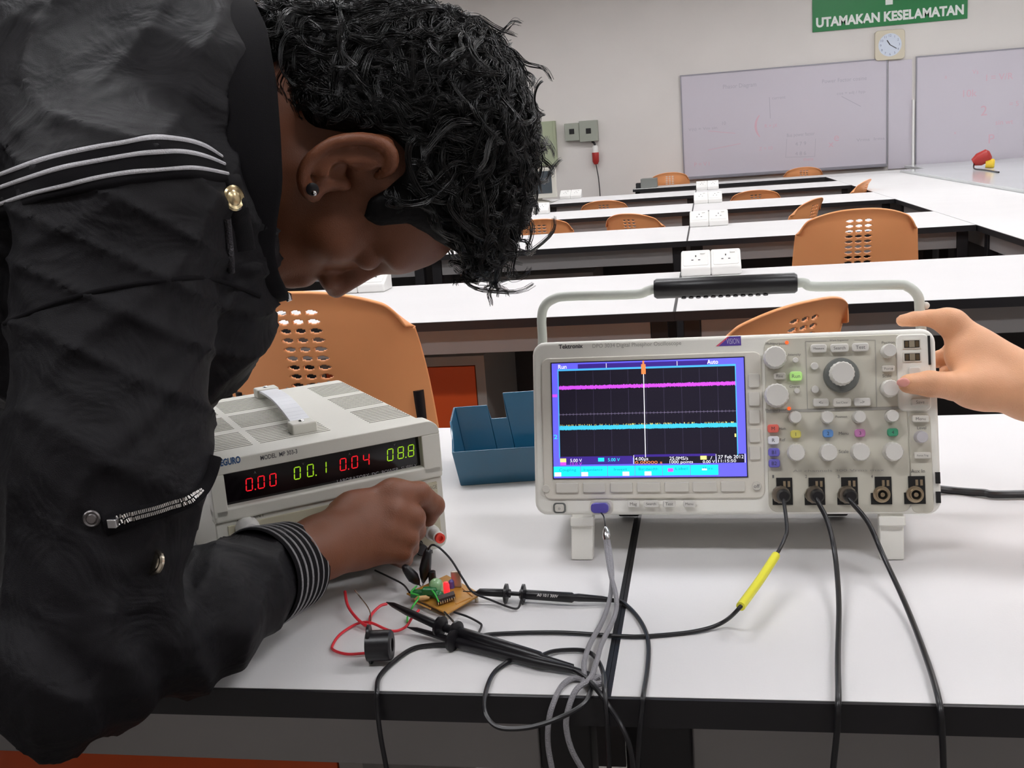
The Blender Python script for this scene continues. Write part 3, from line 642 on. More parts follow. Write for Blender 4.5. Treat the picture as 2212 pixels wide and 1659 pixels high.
# ---- bench power supply
PO = (-.2034, .3085, .75); PYW = .649; PW, PH, PD = .248, .161, .313
PM = Matrix.Translation(PO) @ Matrix.Rotation(PYW, 4, 'Z'); PMI = PM.inverted(); PN = np.array(PM.to_3x3() @ Vector((0, 1, 0)))
def G(px, py, bb=0.):
    o = np.array(PM @ Vector((0, bb, 0))); p = PMI @ Vector(onplane(px, py, o, PN)); return (p.x, p.z)
ps = empty('power_supply', PO, (0, 0, PYW))
tag(ps, 'off white bench power supply with red and green digit displays under the leaning face', 'power supply')
z0 = .010
zt = G(950, 903)[1]
MB().use(PSUW).prism(rrect(-PW+.004, z0+.003, -.004, zt-.004, .010), .014, PD).build('case', ps, bevel=.002)
# front frame: a rounded ring round the display window and ledge
wl, wt = G(486, 1026); wr, _ = G(904, 950); _, wb = G(494, 1091)
wb = (G(494, 1091)[1]+G(911, 1011)[1])/2; wt = (G(487, 1026)[1]+G(904, 950)[1])/2
led = (G(449, 1123)[1]+G(957, 1015)[1])/2
fr = MB().use(PSUW); x0, x1 = -PW, 0.
# frame outline minus window, made of four bars with rounded outer corners
fr.prism([(x0, wt+.003), (x1, wt+.003)]+[p for p in rrect(x0, wt-.06, x1, zt, .014) if p[1] > zt-.0141 and p[0] > -.02][::1]+[p for p in rrect(x0, wt-.06, x1, zt, .014) if p[1] > zt-.0141 and p[0] < -.2], -.004, .02)
fr.prism([(x0, led), (wl-.002, led), (wl-.002, wt+.003), (x0, wt+.003)], -.004, .02).prism([(wr+.002, led), (x1, led), (x1, wt+.003), (wr+.002, wt+.003)], -.004, .02)
fr.build('front_frame', ps, bevel=.003, seg=3)
MB().use(PSUW).prism([(x0, led-.006), (x1, led-.006), (x1, wb), (x0, wb)], -.004, .018).build('display_ledge', ps, bevel=.003, seg=3)
MB().use(PSUW).prism([(x0+.010, z0), (x1-.010, z0), (x1-.003, z0+.003), (x1, z0+.010), (x1, led-.006), (x0, led-.006), (x0, z0+.010), (x0+.003, z0+.003)], .0, .018).build('lower_fascia', ps, bevel=.002)
MB().use(PSUP).box((x0+.012, -.0012, z0+.007), (x1-.007, .001, led-.011)).build('control_panel', ps, bevel=.0006)
MB().use(GLASSB).box((wl-.003, .006, wb-.002), (wr+.003, .009, wt+.003)).build('display_window', ps, smooth=False)
RD = emi('red digit', (230, 20, 36), .95); GN = emi('green digit', (150, 200, 30), .85)
SEG = {'0': 'abcdef', '1': 'bc', '4': 'fgbc', '8': 'abcdefg'}
def digit(b, ch, x, z, wd, h, t=.0011):
    sg = SEG[ch]; sk_ = .1*h
    def s(x0, z0, x1, z1):
        f = lambda X, Z: (x+X+(Z/h)*sk_, 0.0055, z+Z)
        d = Vector((x1-x0, 0, z1-z0)); n = Vector((-d.z, 0, d.x)).normalized()*t/2; d.normalize(); e = d*t*.4
        A = Vector((x0, 0, z0)); B = Vector((x1, 0, z1))
        b.add([f((p).x, (p).z) for p in (A-e, A+e-n, B-e-n, B+e, B-e+n, A+e+n)], [(0, 1, 2, 3, 4, 5)])
    g = t*.5
    for c in sg:
        {'a': lambda: s(g, h, wd-g, h), 'd': lambda: s(g, 0, wd-g, 0), 'g': lambda: s(g, h/2, wd-g, h/2), 'b': lambda: s(wd, h/2+g, wd, h-g), 'c': lambda: s(wd, g, wd, h/2-g), 'e': lambda: s(0, g, 0, h/2-g), 'f': lambda: s(0, h/2+g, 0, h-g)}[c]()
for (p0, p1, chs, dot, m) in (((532, 1059), (583, 1046), '000', 0, RD), ((636, 1034), (692, 1022), '001', 1, GN), ((735, 1015), (785, 1003), '004', 0, RD), ((837, 994), (882, 985), '088', 1, GN)):
    b = MB().use(m); A = G(*p0, .0055); B = G(*p1, .0055); h = .0125
    for k, c in enumerate(chs): x = A[0]+(B[0]-A[0])*k/2; digit(b, c, x, A[1]-.001, .0062, h)
    x = A[0]+(B[0]-A[0])*dot/2+.0085; b.add([(x, .0055, A[1]-.0016), (x+.0013, .0055, A[1]-.0016), (x+.0013, .0055, A[1]-.0003), (x, .0055, A[1]-.0003)], [(0, 1, 2, 3)])
    b.build('digit_display', ps, smooth=False)
b = MB().use(mat('window print', (160, 156, 160), .6))
A = G(728, 1041, .0055); b.text('LABORATORY  DC  POWER  SUPPLY', (A[0], .0055, A[1]-.002), (1, 0, 0), (0, 0, 1), .006, G(900, 1002, .0055)[0]-A[0], 'L', .0002)
for s_, px, py in (('A', 551, 1023), ('V', 655, 1004), ('A', 755, 983), ('V', 852, 963)): A = G(px, py, .0055); b.text(s_, (A[0], .0055, A[1]), (1, 0, 0), (0, 0, 1), .0036, None, 'C', .0002)
b.use(PRINTD); A = G(563, 992, -.004); b.text('MODEL  MP 303-3', (A[0], -.004, A[1]-.001), (1, 0, 0), (0, 0, 1), .0065, G(642, 974, -.004)[0]-A[0], 'L', .0002, .01)
b.use(mat('brand blue print', (44, 84, 130), .5)); A = G(466, 1009, -.004); b.text('MEGURO', (A[0], -.004, A[1]), (1, 0, 0), (0, 0, 1), .0095, G(520, 997, -.004)[0]-A[0], 'L', .0002, .04)
b.use(PRINT); A = G(512, 1127, 0); b.text('CURRENT', (A[0], -.0012, A[1]), (1, 0, 0), (0, 0, 1), .006, .028, 'L', .0002); A = G(925, 1058, 0); b.text('VOLTAGE', (A[0], -.0012, A[1]), (1, 0, 0), (0, 0, 1), .006, .02, 'C', .0002)
b.build('fascia_print', ps, smooth=False)
for px, py in ((541, 1148), (915, 1092)):
    a = G(px, py, -.015); MB().use(WPL).lathe([(.0125, 0), (.012, .004), (.0105, .016), (.009, .018), (.0001, .018)], (a[0], -.001, a[1]), (0, -1, 0), 24, 1, .04).build('knob', ps)
a = G(930, 1148, 0); o = MB().use(WPL).lathe([(.0085, 0), (.0085, .006), (.0065, .007), (.0065, .022), (.0055, .023)], (a[0], -.001, a[1]), (0, -1, 0), 24).build('output_terminal', ps)
MB().use(mat('red terminal ring', (232, 60, 40), .4)).lathe([(.0055, .0225), (.0055, .027), (.003, .027), (.003, .024), (.0001, .024)], (a[0], -.001, a[1]), (0, -1, 0), 24).build('red_ring', o)
a = (a[0]-.02, a[1]-.01); MB().use(BLK).lathe([(.0075, 0), (.0075, .006), (.006, .007), (.006, .022), (.0001, .023)], (a[0], -.001, a[1]), (0, -1, 0), 24).build('output_terminal', ps)
# ventilation slots on top, handle strap, heat sink fins at the rear, feet
b = MB().use(mat('vent shadow line', (168, 166, 156), .8))
for k in range(34):
    for (xa, xb) in ((-.238, -.19), (-.182, -.105), (-.06, -.012)):
        yy = .05+.0072*k
        if (k % 12) < 10: b.box((xa, yy, zt-.0045), (xb, yy+.002, zt-.0036))
b.build('vent_slots', ps, smooth=False)
p1 = PMI @ Vector(onz(655, 925, PO[2]+zt)); p0 = PMI @ Vector(onz(577, 850, PO[2]+zt))
STRP = mat('white strap', (232, 234, 240), .3)
hx = (p0.x+p1.x)/2; ya, yb = p1.y, p0.y
hd = MB().use(STRP).tube(spline([(p1.x-.004, ya+.004, zt+.004), (p1.x-.003, ya+.02, zt+.009), ((p0.x+p1.x)/2, (ya+yb)/2, zt+.013), (p0.x+.003, yb-.02, zt+.009), (p0.x, yb-.004, zt+.004)], 8), .004, 4)
hd = MB().use(STRP)
prof = spline([(ya+.004, .003), (ya+.02, .008), ((ya+yb)/2, .013), (yb-.02, .008), (yb-.004, .003)], 6)
for i in range(len(prof)-1):
    (u0, v0), (u1, v1) = prof[i], prof[i+1]
    X = lambda u: p1.x+(p0.x-p1.x)*(u-ya)/(yb-ya)
    hd.add([(X(u0)-.011, u0, zt+v0-.003), (X(u0)+.011, u0, zt+v0-.003), (X(u0)+.011, u0, zt+v0), (X(u0)-.011, u0, zt+v0), (X(u1)-.011, u1, zt+v1-.003), (X(u1)+.011, u1, zt+v1-.003), (X(u1)+.011, u1, zt+v1), (X(u1)-.011, u1, zt+v1)],
        [(0, 1, 2, 3), (4, 7, 6, 5), (0, 4, 5, 1), (1, 5, 6, 2), (2, 6, 7, 3), (3, 7, 4, 0)])
hd.build('carry_strap', ps, bevel=.001)
for p, sgn in ((p1, -1), (p0, 1)):
    o = MB().use(PSUW).box((p.x-.014, min(p.y-.008*1, p.y+.014), zt-.005), (p.x+.014, p.y+.014, zt+.0075)).build('strap_end', ps, bevel=.002)
    MB().use(CHROME).sphere((p.x, p.y+.004, zt+.0078), .0035, 8, (1, 1, .5)).build('screw', o)
b = MB().use(STEELB)
b.box((-PW+.012, PD, .02), (-.012, PD+.006, zt-.012))
for k in range(16):
    x = -PW+.014+k*.0145; b.box((x, PD+.004, .02), (x+.003, PD+.032, zt-.01))
b.build('heat_sink', ps, smooth=False)
for x in (-.235, -.03):
    for y in (.012, .28): MB().use(BLK).cyl((x+.01, y+.01, 0), (x+.01, y+.01, z0+.004), .009, 14).build('foot', ps)

# ---- blue plastic tray with cut-out sides
A = onz(995, 1050, TZ); B_ = onz(1150, 1036, TZ)
tr = empty('plastic_tray', (A[0], A[1], TZ), (0, 0, math.atan2(B_[1]-A[1], B_[0]-A[0])*.7))
tag(tr, 'petrol blue open plastic tray between the power supply and the oscilloscope', 'tray')
b = MB().use(BLUETRAY); L_, Dp = .20, .125; fl_ = .012; hf, hb, hm = .038, .078, .035; tk = .003
def wallp(P, Q, hp_, hq, nrm, prof=None):
    pass
def out(x, y, z): # flared walls
    k = z/.08*fl_; cx, cy = L_/2, Dp/2
    return (x+(k if x > cx else -k), y+(k if y > cy else -k), z)
def wall(seg, hs):
    """seg: list of (x,y) along the wall, hs: heights; inner side offset by tk"""
    n = len(seg); vs = []; fs = []
    for (x, y), h in zip(seg, hs):
        cx, cy = L_/2, Dp/2
        ix = x-(tk if x > L_-1e-6 else (-tk if x < 1e-6 else 0)); iy = y-(tk if y > Dp-1e-6 else (-tk if y < 1e-6 else 0))
        o0 = (x, y, 0); o1 = out(x, y, h); i1 = (o1[0]+ix-x, o1[1]+iy-y, h); i0 = (ix, iy, .003); vs += [o0, o1, i1, i0]
    for i in range(n-1):
        a = 4*i; c = 4*(i+1)
        for k in range(4): fs.append((a+k, c+k, c+(k+1) % 4, a+(k+1) % 4))
    fs += [(0, 1, 2, 3), (4*n-1, 4*n-2, 4*n-3, 4*n-4)]; b.add(vs, fs)
b.box((0, 0, 0), (L_, Dp, .003))
wall([(0, 0), (.06, 0), (.12, 0), (L_, 0)], [.05, .05, .05, .05])
wall([(0, Dp), (0, Dp*.5), (0, Dp*.3), (0, 0)], [hb, hb, .06, .05])
wall([(L_, 0), (L_, Dp)], [.05, hb])
wall([(0, Dp), (.05, Dp)], [hb, hb]); wall([(.05, Dp), (.052, Dp), (.074, Dp), (.076, Dp)], [hb, .058, .058, .094]); wall([(.076, Dp), (L_, Dp)], [.094, .094])
b.build('tray_body', tr, bevel=.0012)

# ================================================================== BOARD, PROBES, LEADS
ZT = TZ
PCBM = mat('brown circuit board', (176, 124, 44), .5, var=.12, vscale=60, bump=.1)
c0 = onz(878, 1283, ZT+.008); c1 = onz(966, 1327, ZT+.008); c2 = onz(1040, 1284, ZT+.008); c3 = onz(965, 1243, ZT+.008)
cc = (np.array(c0)+c1+c2+c3)/4
pb = empty('circuit_board', (cc[0], cc[1], ZT)); tag(pb, 'small brown hand-made circuit board with chip and green components', 'circuit board')
MB().use(PCBM).add([tuple(np.array(c)-cc+np.array([0, 0, .0072+dz])) for dz in (0, .0016) for c in (c0, c1, c2, c3)], [(3, 2, 1, 0), (4, 5, 6, 7), (0, 1, 5, 4), (1, 2, 6, 5), (2, 3, 7, 6), (3, 0, 4, 7)]).build('board', pb, bevel=.0004)
def bp(px, py, z=.0088): p = onz(px, py, ZT+z); return Vector((p[0]-cc[0], p[1]-cc[1], z))
for c in (c0, c1, c2, c3):
    p = Vector(tuple((np.array(c)-cc)*.85)); MB().use(METAL).cyl((p.x, p.y, 0), (p.x, p.y, .0075), .002, 8).build('standoff', pb)
ICM = mat('chip epoxy', (44, 26, 26), .5)
A = bp(945, 1311); B_ = bp(984, 1298); C_ = bp(938, 1290); d1 = (B_-A); d2 = (C_-A).normalized()*.009
o = MB().use(ICM).add([A+Vector((0, 0, .002)), B_+Vector((0, 0, .002)), B_+d2+Vector((0, 0, .002)), A+d2+Vector((0, 0, .002)), A+Vector((0, 0, .007)), B_+Vector((0, 0, .007)), B_+d2+Vector((0, 0, .007)), A+d2+Vector((0, 0, .007))], [(3, 2, 1, 0), (4, 5, 6, 7), (0, 1, 5, 4), (1, 2, 6, 5), (2, 3, 7, 6), (3, 0, 4, 7)]).build('chip', pb)
for sd in (0, 1):
    b = MB().use(CHROME)
    for k in range(8):
        p = A+d1*((k+.5)/8)+d2*sd+Vector((0, 0, .002)); dn = d2.normalized()*(-.0012 if sd == 0 else .0012); e = d1.normalized()*.0006
        b.add([p-e, p+e, p+e+dn+Vector((0, 0, 0)), p-e+dn, p-e+Vector((0, 0, .003)), p+e+Vector((0, 0, .003)), p+e+dn+Vector((0, 0, .0025)), p-e+dn+Vector((0, 0, .0025))], [(3, 2, 1, 0), (4, 5, 6, 7), (0, 1, 5, 4), (1, 2, 6, 5), (2, 3, 7, 6), (3, 0, 4, 7)])
    b.build('pin_row', pb, smooth=False)['kind'] = 'stuff'
GRC = mat('green capacitor film', (40, 110, 62), .25); PGR = mat('pale green lens', (150, 190, 140), .2, coat=.5)
p = bp(937, 1292); MB().use(GRC).box((p.x-.011, p.y-.004, .012), (p.x+.004, p.y+.004, .020)).build('green_component', pb, bevel=.002, seg=3)
p = bp(952, 1296); MB().use(GRC).sphere((p.x-.003, p.y+.003, .013), .0058, 10, (1, 1, .8)).build('green_component', pb)
p = bp(943, 1287); MB().use(PGR).lathe([(.0072, 0), (.0072, .011), (.0056, .015), (.0025, .017), (.0001, .0173)], (p.x, p.y+.002, .009), (0, 0, 1), 18).build('pale_lens', pb)
p = bp(905, 1290); MB().use(GRC).box((p.x-.008, p.y-.003, .009), (p.x+.007, p.y+.004, .016)).build('green_terminal', pb, bevel=.001)
p = bp(965, 1280); MB().use(mat('red lit diode', (250, 50, 60), .3, emit=.3)).lathe([(.0034, 0), (.0034, .008), (.002, .011), (.0001, .0115)], (p.x, p.y, .009), (0, 0, 1), 14).build('red_diode', pb)
p = bp(976, 1270); MB().use(mat('violet component', (96, 84, 160), .3)).lathe([(.0028, 0), (.0028, .007), (.001, .009), (.0001, .009)], (p.x, p.y, .009), (0, 0, 1), 14).build('violet_component', pb)
p = bp(985, 1268); MB().use(mat('clear brown component', (176, 162, 150), .3, metal=.5)).box((p.x-.004, p.y-.002, .009), (p.x+.006, p.y+.002, .026)).build('transistor', pb, bevel=.001)
p = bp(935, 1262); MB().use(BLK).cyl((p.x, p.y, .009), (p.x, p.y, .023), .004, 16).build('capacitor', pb, bevel=.0006)
p = bp(912, 1300); MB().use(mat('resistor tan', (206, 160, 104), .4)).tube([p+Vector((-.007, -.002, .003)), p+Vector((-.004, -.001, .004)), p+Vector((.004, .001, .004)), p+Vector((.007, .002, .003))], [.001, .0024, .0024, .001], 10).build('resistor', pb)
for (ax, ay, bx, by) in ((1000, 1272, 1020, 1288), (985, 1305, 1015, 1292), (895, 1300, 930, 1315)):
    A = bp(ax, ay); B_ = bp(bx, by); MB().use(mat('copper track', (206, 150, 80), .35, metal=.3)).tube([A, B_], .0009, 6).build('track', pb)
GW = mat('green wire', (60, 190, 70), .4); RW = mat('red wire', (222, 50, 62), .4)
def drop(pts):
    p = np.array(pts[-1], float)
    if p[2] < .66: return list(pts)+[p+np.array([.004, -.01, -.18]), np.array([p[0]+.012, p[1]-.03, .12]), np.array([p[0]+.05, p[1]-.07, .006]), np.array([p[0]+.16, p[1]-.1, .005])]
    return list(pts)
def lead(name, pts, r, m, label, cat, group=None, parent=None, k=8, n=8):
    pts = drop(pts); P = spline(pts, k); c = P[0]; b = MB().use(m)
    if parent is None:
        o = b.tube([np.array(p)-c for p in P], r, n).build(name); o.location = c; tag(o, label, cat, group); return o
    return b.tube(P, r, n).build(name, parent)
T_ = lambda px, py, h=.0: onz(px, py, ZT+.0025+h)
lead('jumper_wire', [T_(900, 1266, .012), T_(888, 1280, .02), T_(905, 1288, .012), T_(893, 1308, .012), T_(881, 1330, .001), T_(880, 1345, .0)], .0009, GW, 'thin green wire curling off the left side of the circuit board', 'wire')
lead('jumper_wire', [T_(925, 1268, .012), T_(938, 1281, .018), T_(948, 1300, .012)], .0008, GW, 'short green wire bridging the middle of the circuit board', 'wire')
# buzzer-like black round part with two red wires
A = T_(793, 1440, .0); bz = empty('black_socket', (onz(800, 1432, ZT)[0], onz(800, 1432, ZT)[1], ZT), (0, 0, .12))
tag(bz, 'black round flanged plastic socket lying on its side with red wires', 'socket')
MB().use(BLK).lathe([(.0135, -.001), (.0135, .020), (.012, .0215), (.006, .0215), (.006, .01), (.0001, .01)], (0, 0, .0165), (1, 0, 0), 28).build('barrel', bz)
MB().use(BLK).prism([(x, z) for x, z in rrect(-.0085, 0, .0085, .036, .008)], 0, .003).build('flange', bz, bevel=.0008).rotation_euler = (0, 0, math.radians(-90))
lead('red_wire', [T_(790, 1411), T_(750, 1413), T_(722, 1405), T_(718, 1395), T_(735, 1370), T_(770, 1348), T_(800, 1345, .004), T_(845, 1363, .002), T_(875, 1355, .002), T_(891, 1333, .008), T_(905, 1318, .01)], .0013, RW, 'red wire looping from the black socket up to the circuit board', 'wire')
lead('red_wire', [T_(745, 1278, .012), T_(752, 1310, .008), T_(775, 1340, .004), T_(797, 1352, .003), T_(801, 1330, .004), T_(820, 1310, .006), T_(836, 1304, .006)], .0015, RW, 'short stiff red wire standing up left of the circuit board', 'wire')
lead('bare_wire', [T_(766, 1274, .02), T_(778, 1290, .014), T_(792, 1308, .01), T_(800, 1325, .006), T_(800, 1345, .004)], .0006, METAL, 'bare twisted metal wire end beside the red wire', 'wire')
lead('black_wire', [T_(810, 1232, .004), T_(840, 1246, .002), T_(870, 1262, .006), T_(885, 1280, .01)], .001, CABLE, 'thin dark wire running under the hand to the board', 'wire')
# crocodile clips
def clip(pa, pb_, label):
    A = Vector(pa); B_ = Vector(pb_); t = empty('crocodile_clip', A); d = B_-A
    MB().use(BLK).tube([Vector((0, 0, 0)), d*.15, d*.4, d*.62, d*.85, d], [.0026, .0044, .0056, .0062, .0042, .0016], 12).build('boot', t, angle=80)
    MB().use(CHROME).tube([d*.9, d*1.12], [.0014, .0006], 8).build('jaw', t); tag(t, label, 'clip', 'black crocodile clips'); return t
clip(T_(925, 1185, .045), T_(914, 1258, .008), 'black crocodile clip standing upright on the board')
clip(T_(872, 1222, .03), T_(905, 1262, .008), 'black crocodile clip leaning left, just below the hand')
# probes
def probe(pts, rs, discs, label, txt=None, tip=True):
    P = [Vector(p) for p in pts]; t = empty('oscilloscope_probe', P[0]); o0 = P[0]; Q = [p-o0 for p in P]
    MB().use(BLK).tube(Q, rs, 14).build('probe_body', t, angle=60)
    for c in discs:
        c = Vector(c)-o0; d = (Q[-1]-Q[0]).normalized()
        MB().use(BLK).lathe([(.004, -.003), (.0098, -.0012), (.0098, .0012), (.004, .003)], c, d, 24).build('finger_guard', t)
    tag(t, label, 'probe', 'black oscilloscope probes'); return t
pr = probe([T_(1000, 1277, .012), T_(1028, 1279, .010), T_(1036, 1279, .010), T_(1085, 1281, .008), T_(1102, 1282, .0065), T_(1104, 1282, .006), T_(1122, 1283, .006), T_(1124, 1283, .006), T_(1150, 1285, .006), T_(1236, 1291, .006), T_(1240, 1291, .006), T_(1250, 1291, .006), T_(1300, 1294, .004), T_(1335, 1298, .003)],
      [.0005, .0008, .0036, .0042, .0042, .0022, .0022, .0048, .0048, .0050, .0036, .0040, .0030, .0018], [T_(1093, 1282, .007), T_(1130, 1283, .007)], 'black oscilloscope probe pointing left, hooked on the right corner of the board')
b = MB().use(mat('probe print', (196, 192, 190), .6)); A = Vector(T_(1162, 1288, .008)); B_ = Vector(T_(1207, 1291, .008)); ux = (B_-A).normalized(); uz = Vector((0, .75, .6)); uz = (uz-ux*uz.dot(ux)).normalized(); nn = ux.cross(uz)
b.text('A0 10:1 300V', A-Vector(pr.location)+nn*.0032-uz*.0017, ux, uz, .0044, (B_-A).length, 'L', .0, .01); b.build('probe_print', pr, smooth=False)
probe([T_(835, 1301, .016), T_(850, 1307, .016), T_(880, 1322, .014), T_(945, 1351, .010), T_(955, 1354, .009), T_(985, 1364, .010), T_(990, 1366, .010), T_(1060, 1388, .009), T_(1165, 1420, .006), T_(1170, 1422, .006), T_(1238, 1440, .003)],
      [.0005, .0026, .0036, .0042, .0040, .0040, .0056, .0058, .0052, .0036, .0022], [T_(951, 1353, .012), T_(985, 1364, .012)], 'black oscilloscope probe lying lower left, its tip raised beside the red wire')
probe([T_(880, 1355, .006), T_(900, 1360, .006), T_(975, 1383, .004), T_(990, 1388, .004), T_(1060, 1404, .004), T_(1165, 1432, .004), T_(1230, 1445, .003), T_(1290, 1462, .003)],
      [.0005, .0022, .0034, .0052, .0054, .0048, .0034, .002], [T_(978, 1384, .007)], 'black oscilloscope probe lying nearest the camera below the other one')
# ground leads
lead('ground_lead', [T_(1126, 1296, .006), T_(1118, 1314, .001), T_(1095, 1310, .001), T_(1060, 1296, .004), T_(1022, 1280, .014), T_(1000, 1250, .026), T_(975, 1210, .04), T_(950, 1184, .052), T_(934, 1177, .054), T_(925, 1186, .046)], .0011, CABLE, 'thin black ground lead arching from the upper probe to the upright clip', 'cable')
lead('ground_lead', [T_(960, 1322, .006), T_(975, 1338, .006), T_(985, 1350, .012)], .001, CABLE, 'short black ground lead below the chip', 'cable')
lead('ground_lead', [T_(980, 1322, .006), T_(1010, 1332, .002), T_(1035, 1345, .001), T_(1040, 1353, .001), T_(1032, 1372, .004)], .0011, CABLE, 'thin black ground lead hooking down to the lying probes', 'cable')
# scope cables: (x, y) sighted at a given distance from the table front edge
Yp = lambda px, py, y: ony(px, py, y)
def bnc(px, py): jx, jz = BN[px]; return SM @ Vector((jx, py, jz))
def plug(k, pts, rad, label, extra=None):
    p0 = bnc(k, -.006); p1 = bnc(k, -.020)
    t = empty('probe_cable', p0); o0 = Vector(p0)
    d = (Vector(p1)-Vector(p0)).normalized()
    MB().use(BLK).lathe([(.0064, .004), (.0072, .008), (.0068, .015), (.0048, .019)], (.0015, 0, -.001), d, 22).build('plug_body', t)
    MB().use(mat('dulled nickel', (150, 140, 128), .32, metal=1.)).lathe([(.0090, -.002), (.0094, .001), (.0092, .006), (.0078, .008)], (-.001, 0, 0), d, 26, 1, .05).build('plug_collar', t)
    P = [o0+d*.012, o0+d*.02+Vector((.001, 0, -.006))]+[Vector(p) for p in drop(pts)]
    Sp = [Vector(p)-o0 for p in spline(P, 8)]; rr = [max(rad, .0042-.0030*i/9) if i < 10 else rad for i in range(len(Sp))]
    MB().use(CABLE).tube(Sp, rr, 10).build('cable', t)
    if extra: MB().use(mat('yellow sleeve', (232, 226, 60), .4)).tube([Vector(p)-o0 for p in spline(extra, 8)], .0042, 10).build('sleeve', t)
    tag(t, label, 'cable', 'black probe cables'); return t
plug(0, [Yp(1700, 1140, .255), Yp(1694, 1165, .245), Yp(1676, 1200, .22), Yp(1640, 1255, .17), Yp(1600, 1310, .115), T_(1560, 1345, .004), T_(1500, 1364), T_(1400, 1374), T_(1340, 1374, .0), T_(1200, 1366), T_(1060, 1370), T_(1035, 1380, .003)], .0019, 'black probe cable with a bright yellow sleeve running to the board', [Yp(1676, 1200, .22), Yp(1640, 1255, .17), Yp(1600, 1310, .115)])
plug(1, [Yp(1789, 1130, .262), Yp(1804, 1200, .235), Yp(1812, 1300, .16), Yp(1810, 1420, .06), Yp(1811, 1510, -.004), Yp(1808, 1580, -.008), Yp(1798, 1680, -.008), Yp(1790, 1800, -.01)], .0025, 'black probe cable hanging straight over the table edge below the second input')
plug(2, [Yp(1876, 1130, .262), Yp(1910, 1205, .235), Yp(1958, 1310, .16), Yp(2004, 1430, .06), Yp(2030, 1522, -.004), Yp(2036, 1600, -.008), Yp(2040, 1700, -.008), Yp(2046, 1800, -.01)], .0025, 'black probe cable slanting right over the table edge below the third input')
lead('probe_lead', [T_(1325, 1297, .003), T_(1345, 1301), T_(1375, 1330), T_(1395, 1365), T_(1401, 1400), T_(1398, 1450), T_(1390, 1500, .001), Yp(1387, 1530, -.006), Yp(1382, 1580, -.01), Yp(1375, 1680, -.012), Yp(1372, 1800, -.012)], .0021, CABLE, 'black cable from the upper probe curving right and down over the table edge', 'cable')
lead('probe_lead', [T_(1225, 1440, .003), T_(1262, 1462, .004), T_(1290, 1490, .004), Yp(1318, 1530, -.008), Yp(1342, 1568, -.02), Yp(1362, 1620, -.025), Yp(1370, 1700, -.025)], .0021, CABLE, 'black cable from the lying probes dropping over the table edge at the seam', 'cable')
lead('probe_lead', [T_(1165, 1418, .004), T_(1200, 1406, .001), T_(1260, 1405, .001), T_(1288, 1422, .003), T_(1303, 1455, .004), T_(1306, 1495, .003), Yp(1312, 1560, -.012), Yp(1316, 1660, -.012), Yp(1318, 1760, -.012)], .002, CABLE, 'black cable arching over the braided cords at the seam', 'cable')
lead('probe_lead', [T_(1105, 1424, .001), T_(1070, 1450), T_(1052, 1485, .001), Yp(1046, 1530, -.02), Yp(1060, 1560, -.03), Yp(1090, 1574, -.035), Yp(1150, 1570, -.035), Yp(1215, 1548, -.03), Yp(1262, 1520, -.015), T_(1276, 1490, .001), T_(1279, 1470), T_(1262, 1455, .002), T_(1230, 1446, .002)], .002, CABLE, 'black cable hanging in a loop in front of the table edge', 'cable')
lead('probe_lead', [T_(985, 1391, .002), T_(930, 1394), T_(890, 1402), T_(850, 1430), T_(820, 1462), T_(814, 1495, .001), Yp(815, 1530, -.006), Yp(822, 1590, -.01), Yp(838, 1680, -.01), Yp(850, 1780, -.01)], .0022, CABLE, 'black cable falling over the table edge below the black socket', 'cable')
lead('mains_cable', [SM @ Vector((.345, .146, .05)), SM @ Vector((.355, .18, .03)), T_(2036, 1057, .003), T_(2120, 1064, .003), T_(2212, 1067, .003), (.72, .5, TZ+.0055), (.88, .66, TZ+.0055), (.93, .84, TZ+.0055), (.94, .885, TZ-.02), (.94, .9, .4), (.95, .92, .02), (1.1, 1.0, .006)], .0045, CABLE, 'thick black power cord leaving the right side of the oscilloscope', 'cable')
# braided lanyard
BR = mat('grey braided cord', (150, 148, 152), .7, bump=.9, bscale=900)
A = SM @ Vector((F(1302, 1104)[0], -.018, F(1302, 1104)[1]))
ly = empty('lanyard', A); tag(ly, 'grey braided lanyard with metal bead hanging from the USB stick', 'lanyard'); o0 = np.array(A)
rel = lambda L: [np.array(p)-o0 for p in L]
MB().use(CABLE).tube(spline(rel([A, Yp(1305, 1118, .272), Yp(1308, 1142, .262)]), 6), .0008, 6).build('string', ly)
MB().use(CHROME).tube(rel([Yp(1308, 1138, .264), Yp(1309, 1146, .262), Yp(1310, 1158, .258), Yp(1311, 1167, .255)]), [.0016, .0036, .0044, .0034], 14).build('bead', ly)
MB().use(BR).tube(spline(rel([Yp(1308, 1160, .257), Yp(1311, 1190, .245), Yp(1319, 1240, .21), T_(1331, 1290, .012), T_(1328, 1330, .004), T_(1300, 1390, .006), T_(1290, 1425, .008), T_(1275, 1465, .006), T_(1245, 1490, .003), Yp(1228, 1530, -.008), Yp(1223, 1570, -.012), Yp(1235, 1620, -.012), Yp(1262, 1670, -.012), Yp(1290, 1730, -.012)]), 8), .0024, 8).build('cord', ly)
MB().use(BR).tube(spline(rel([Yp(1312, 1160, .257), Yp(1317, 1190, .245), Yp(1322, 1240, .21), T_(1318, 1290, .008), T_(1302, 1340, .002), T_(1275, 1390, .005), T_(1262, 1430, .007), T_(1263, 1465, .003), T_(1262, 1478, .003), T_(1292, 1462, .003), T_(1303, 1470, .002), T_(1290, 1478, .003), T_(1245, 1465, .001), T_(1215, 1480, .001), Yp(1195, 1520, -.006), Yp(1185, 1560, -.012), Yp(1184, 1610, -.012), Yp(1194, 1670, -.012), Yp(1205, 1740, -.012)]), 8), .0024, 8).build('cord', ly)

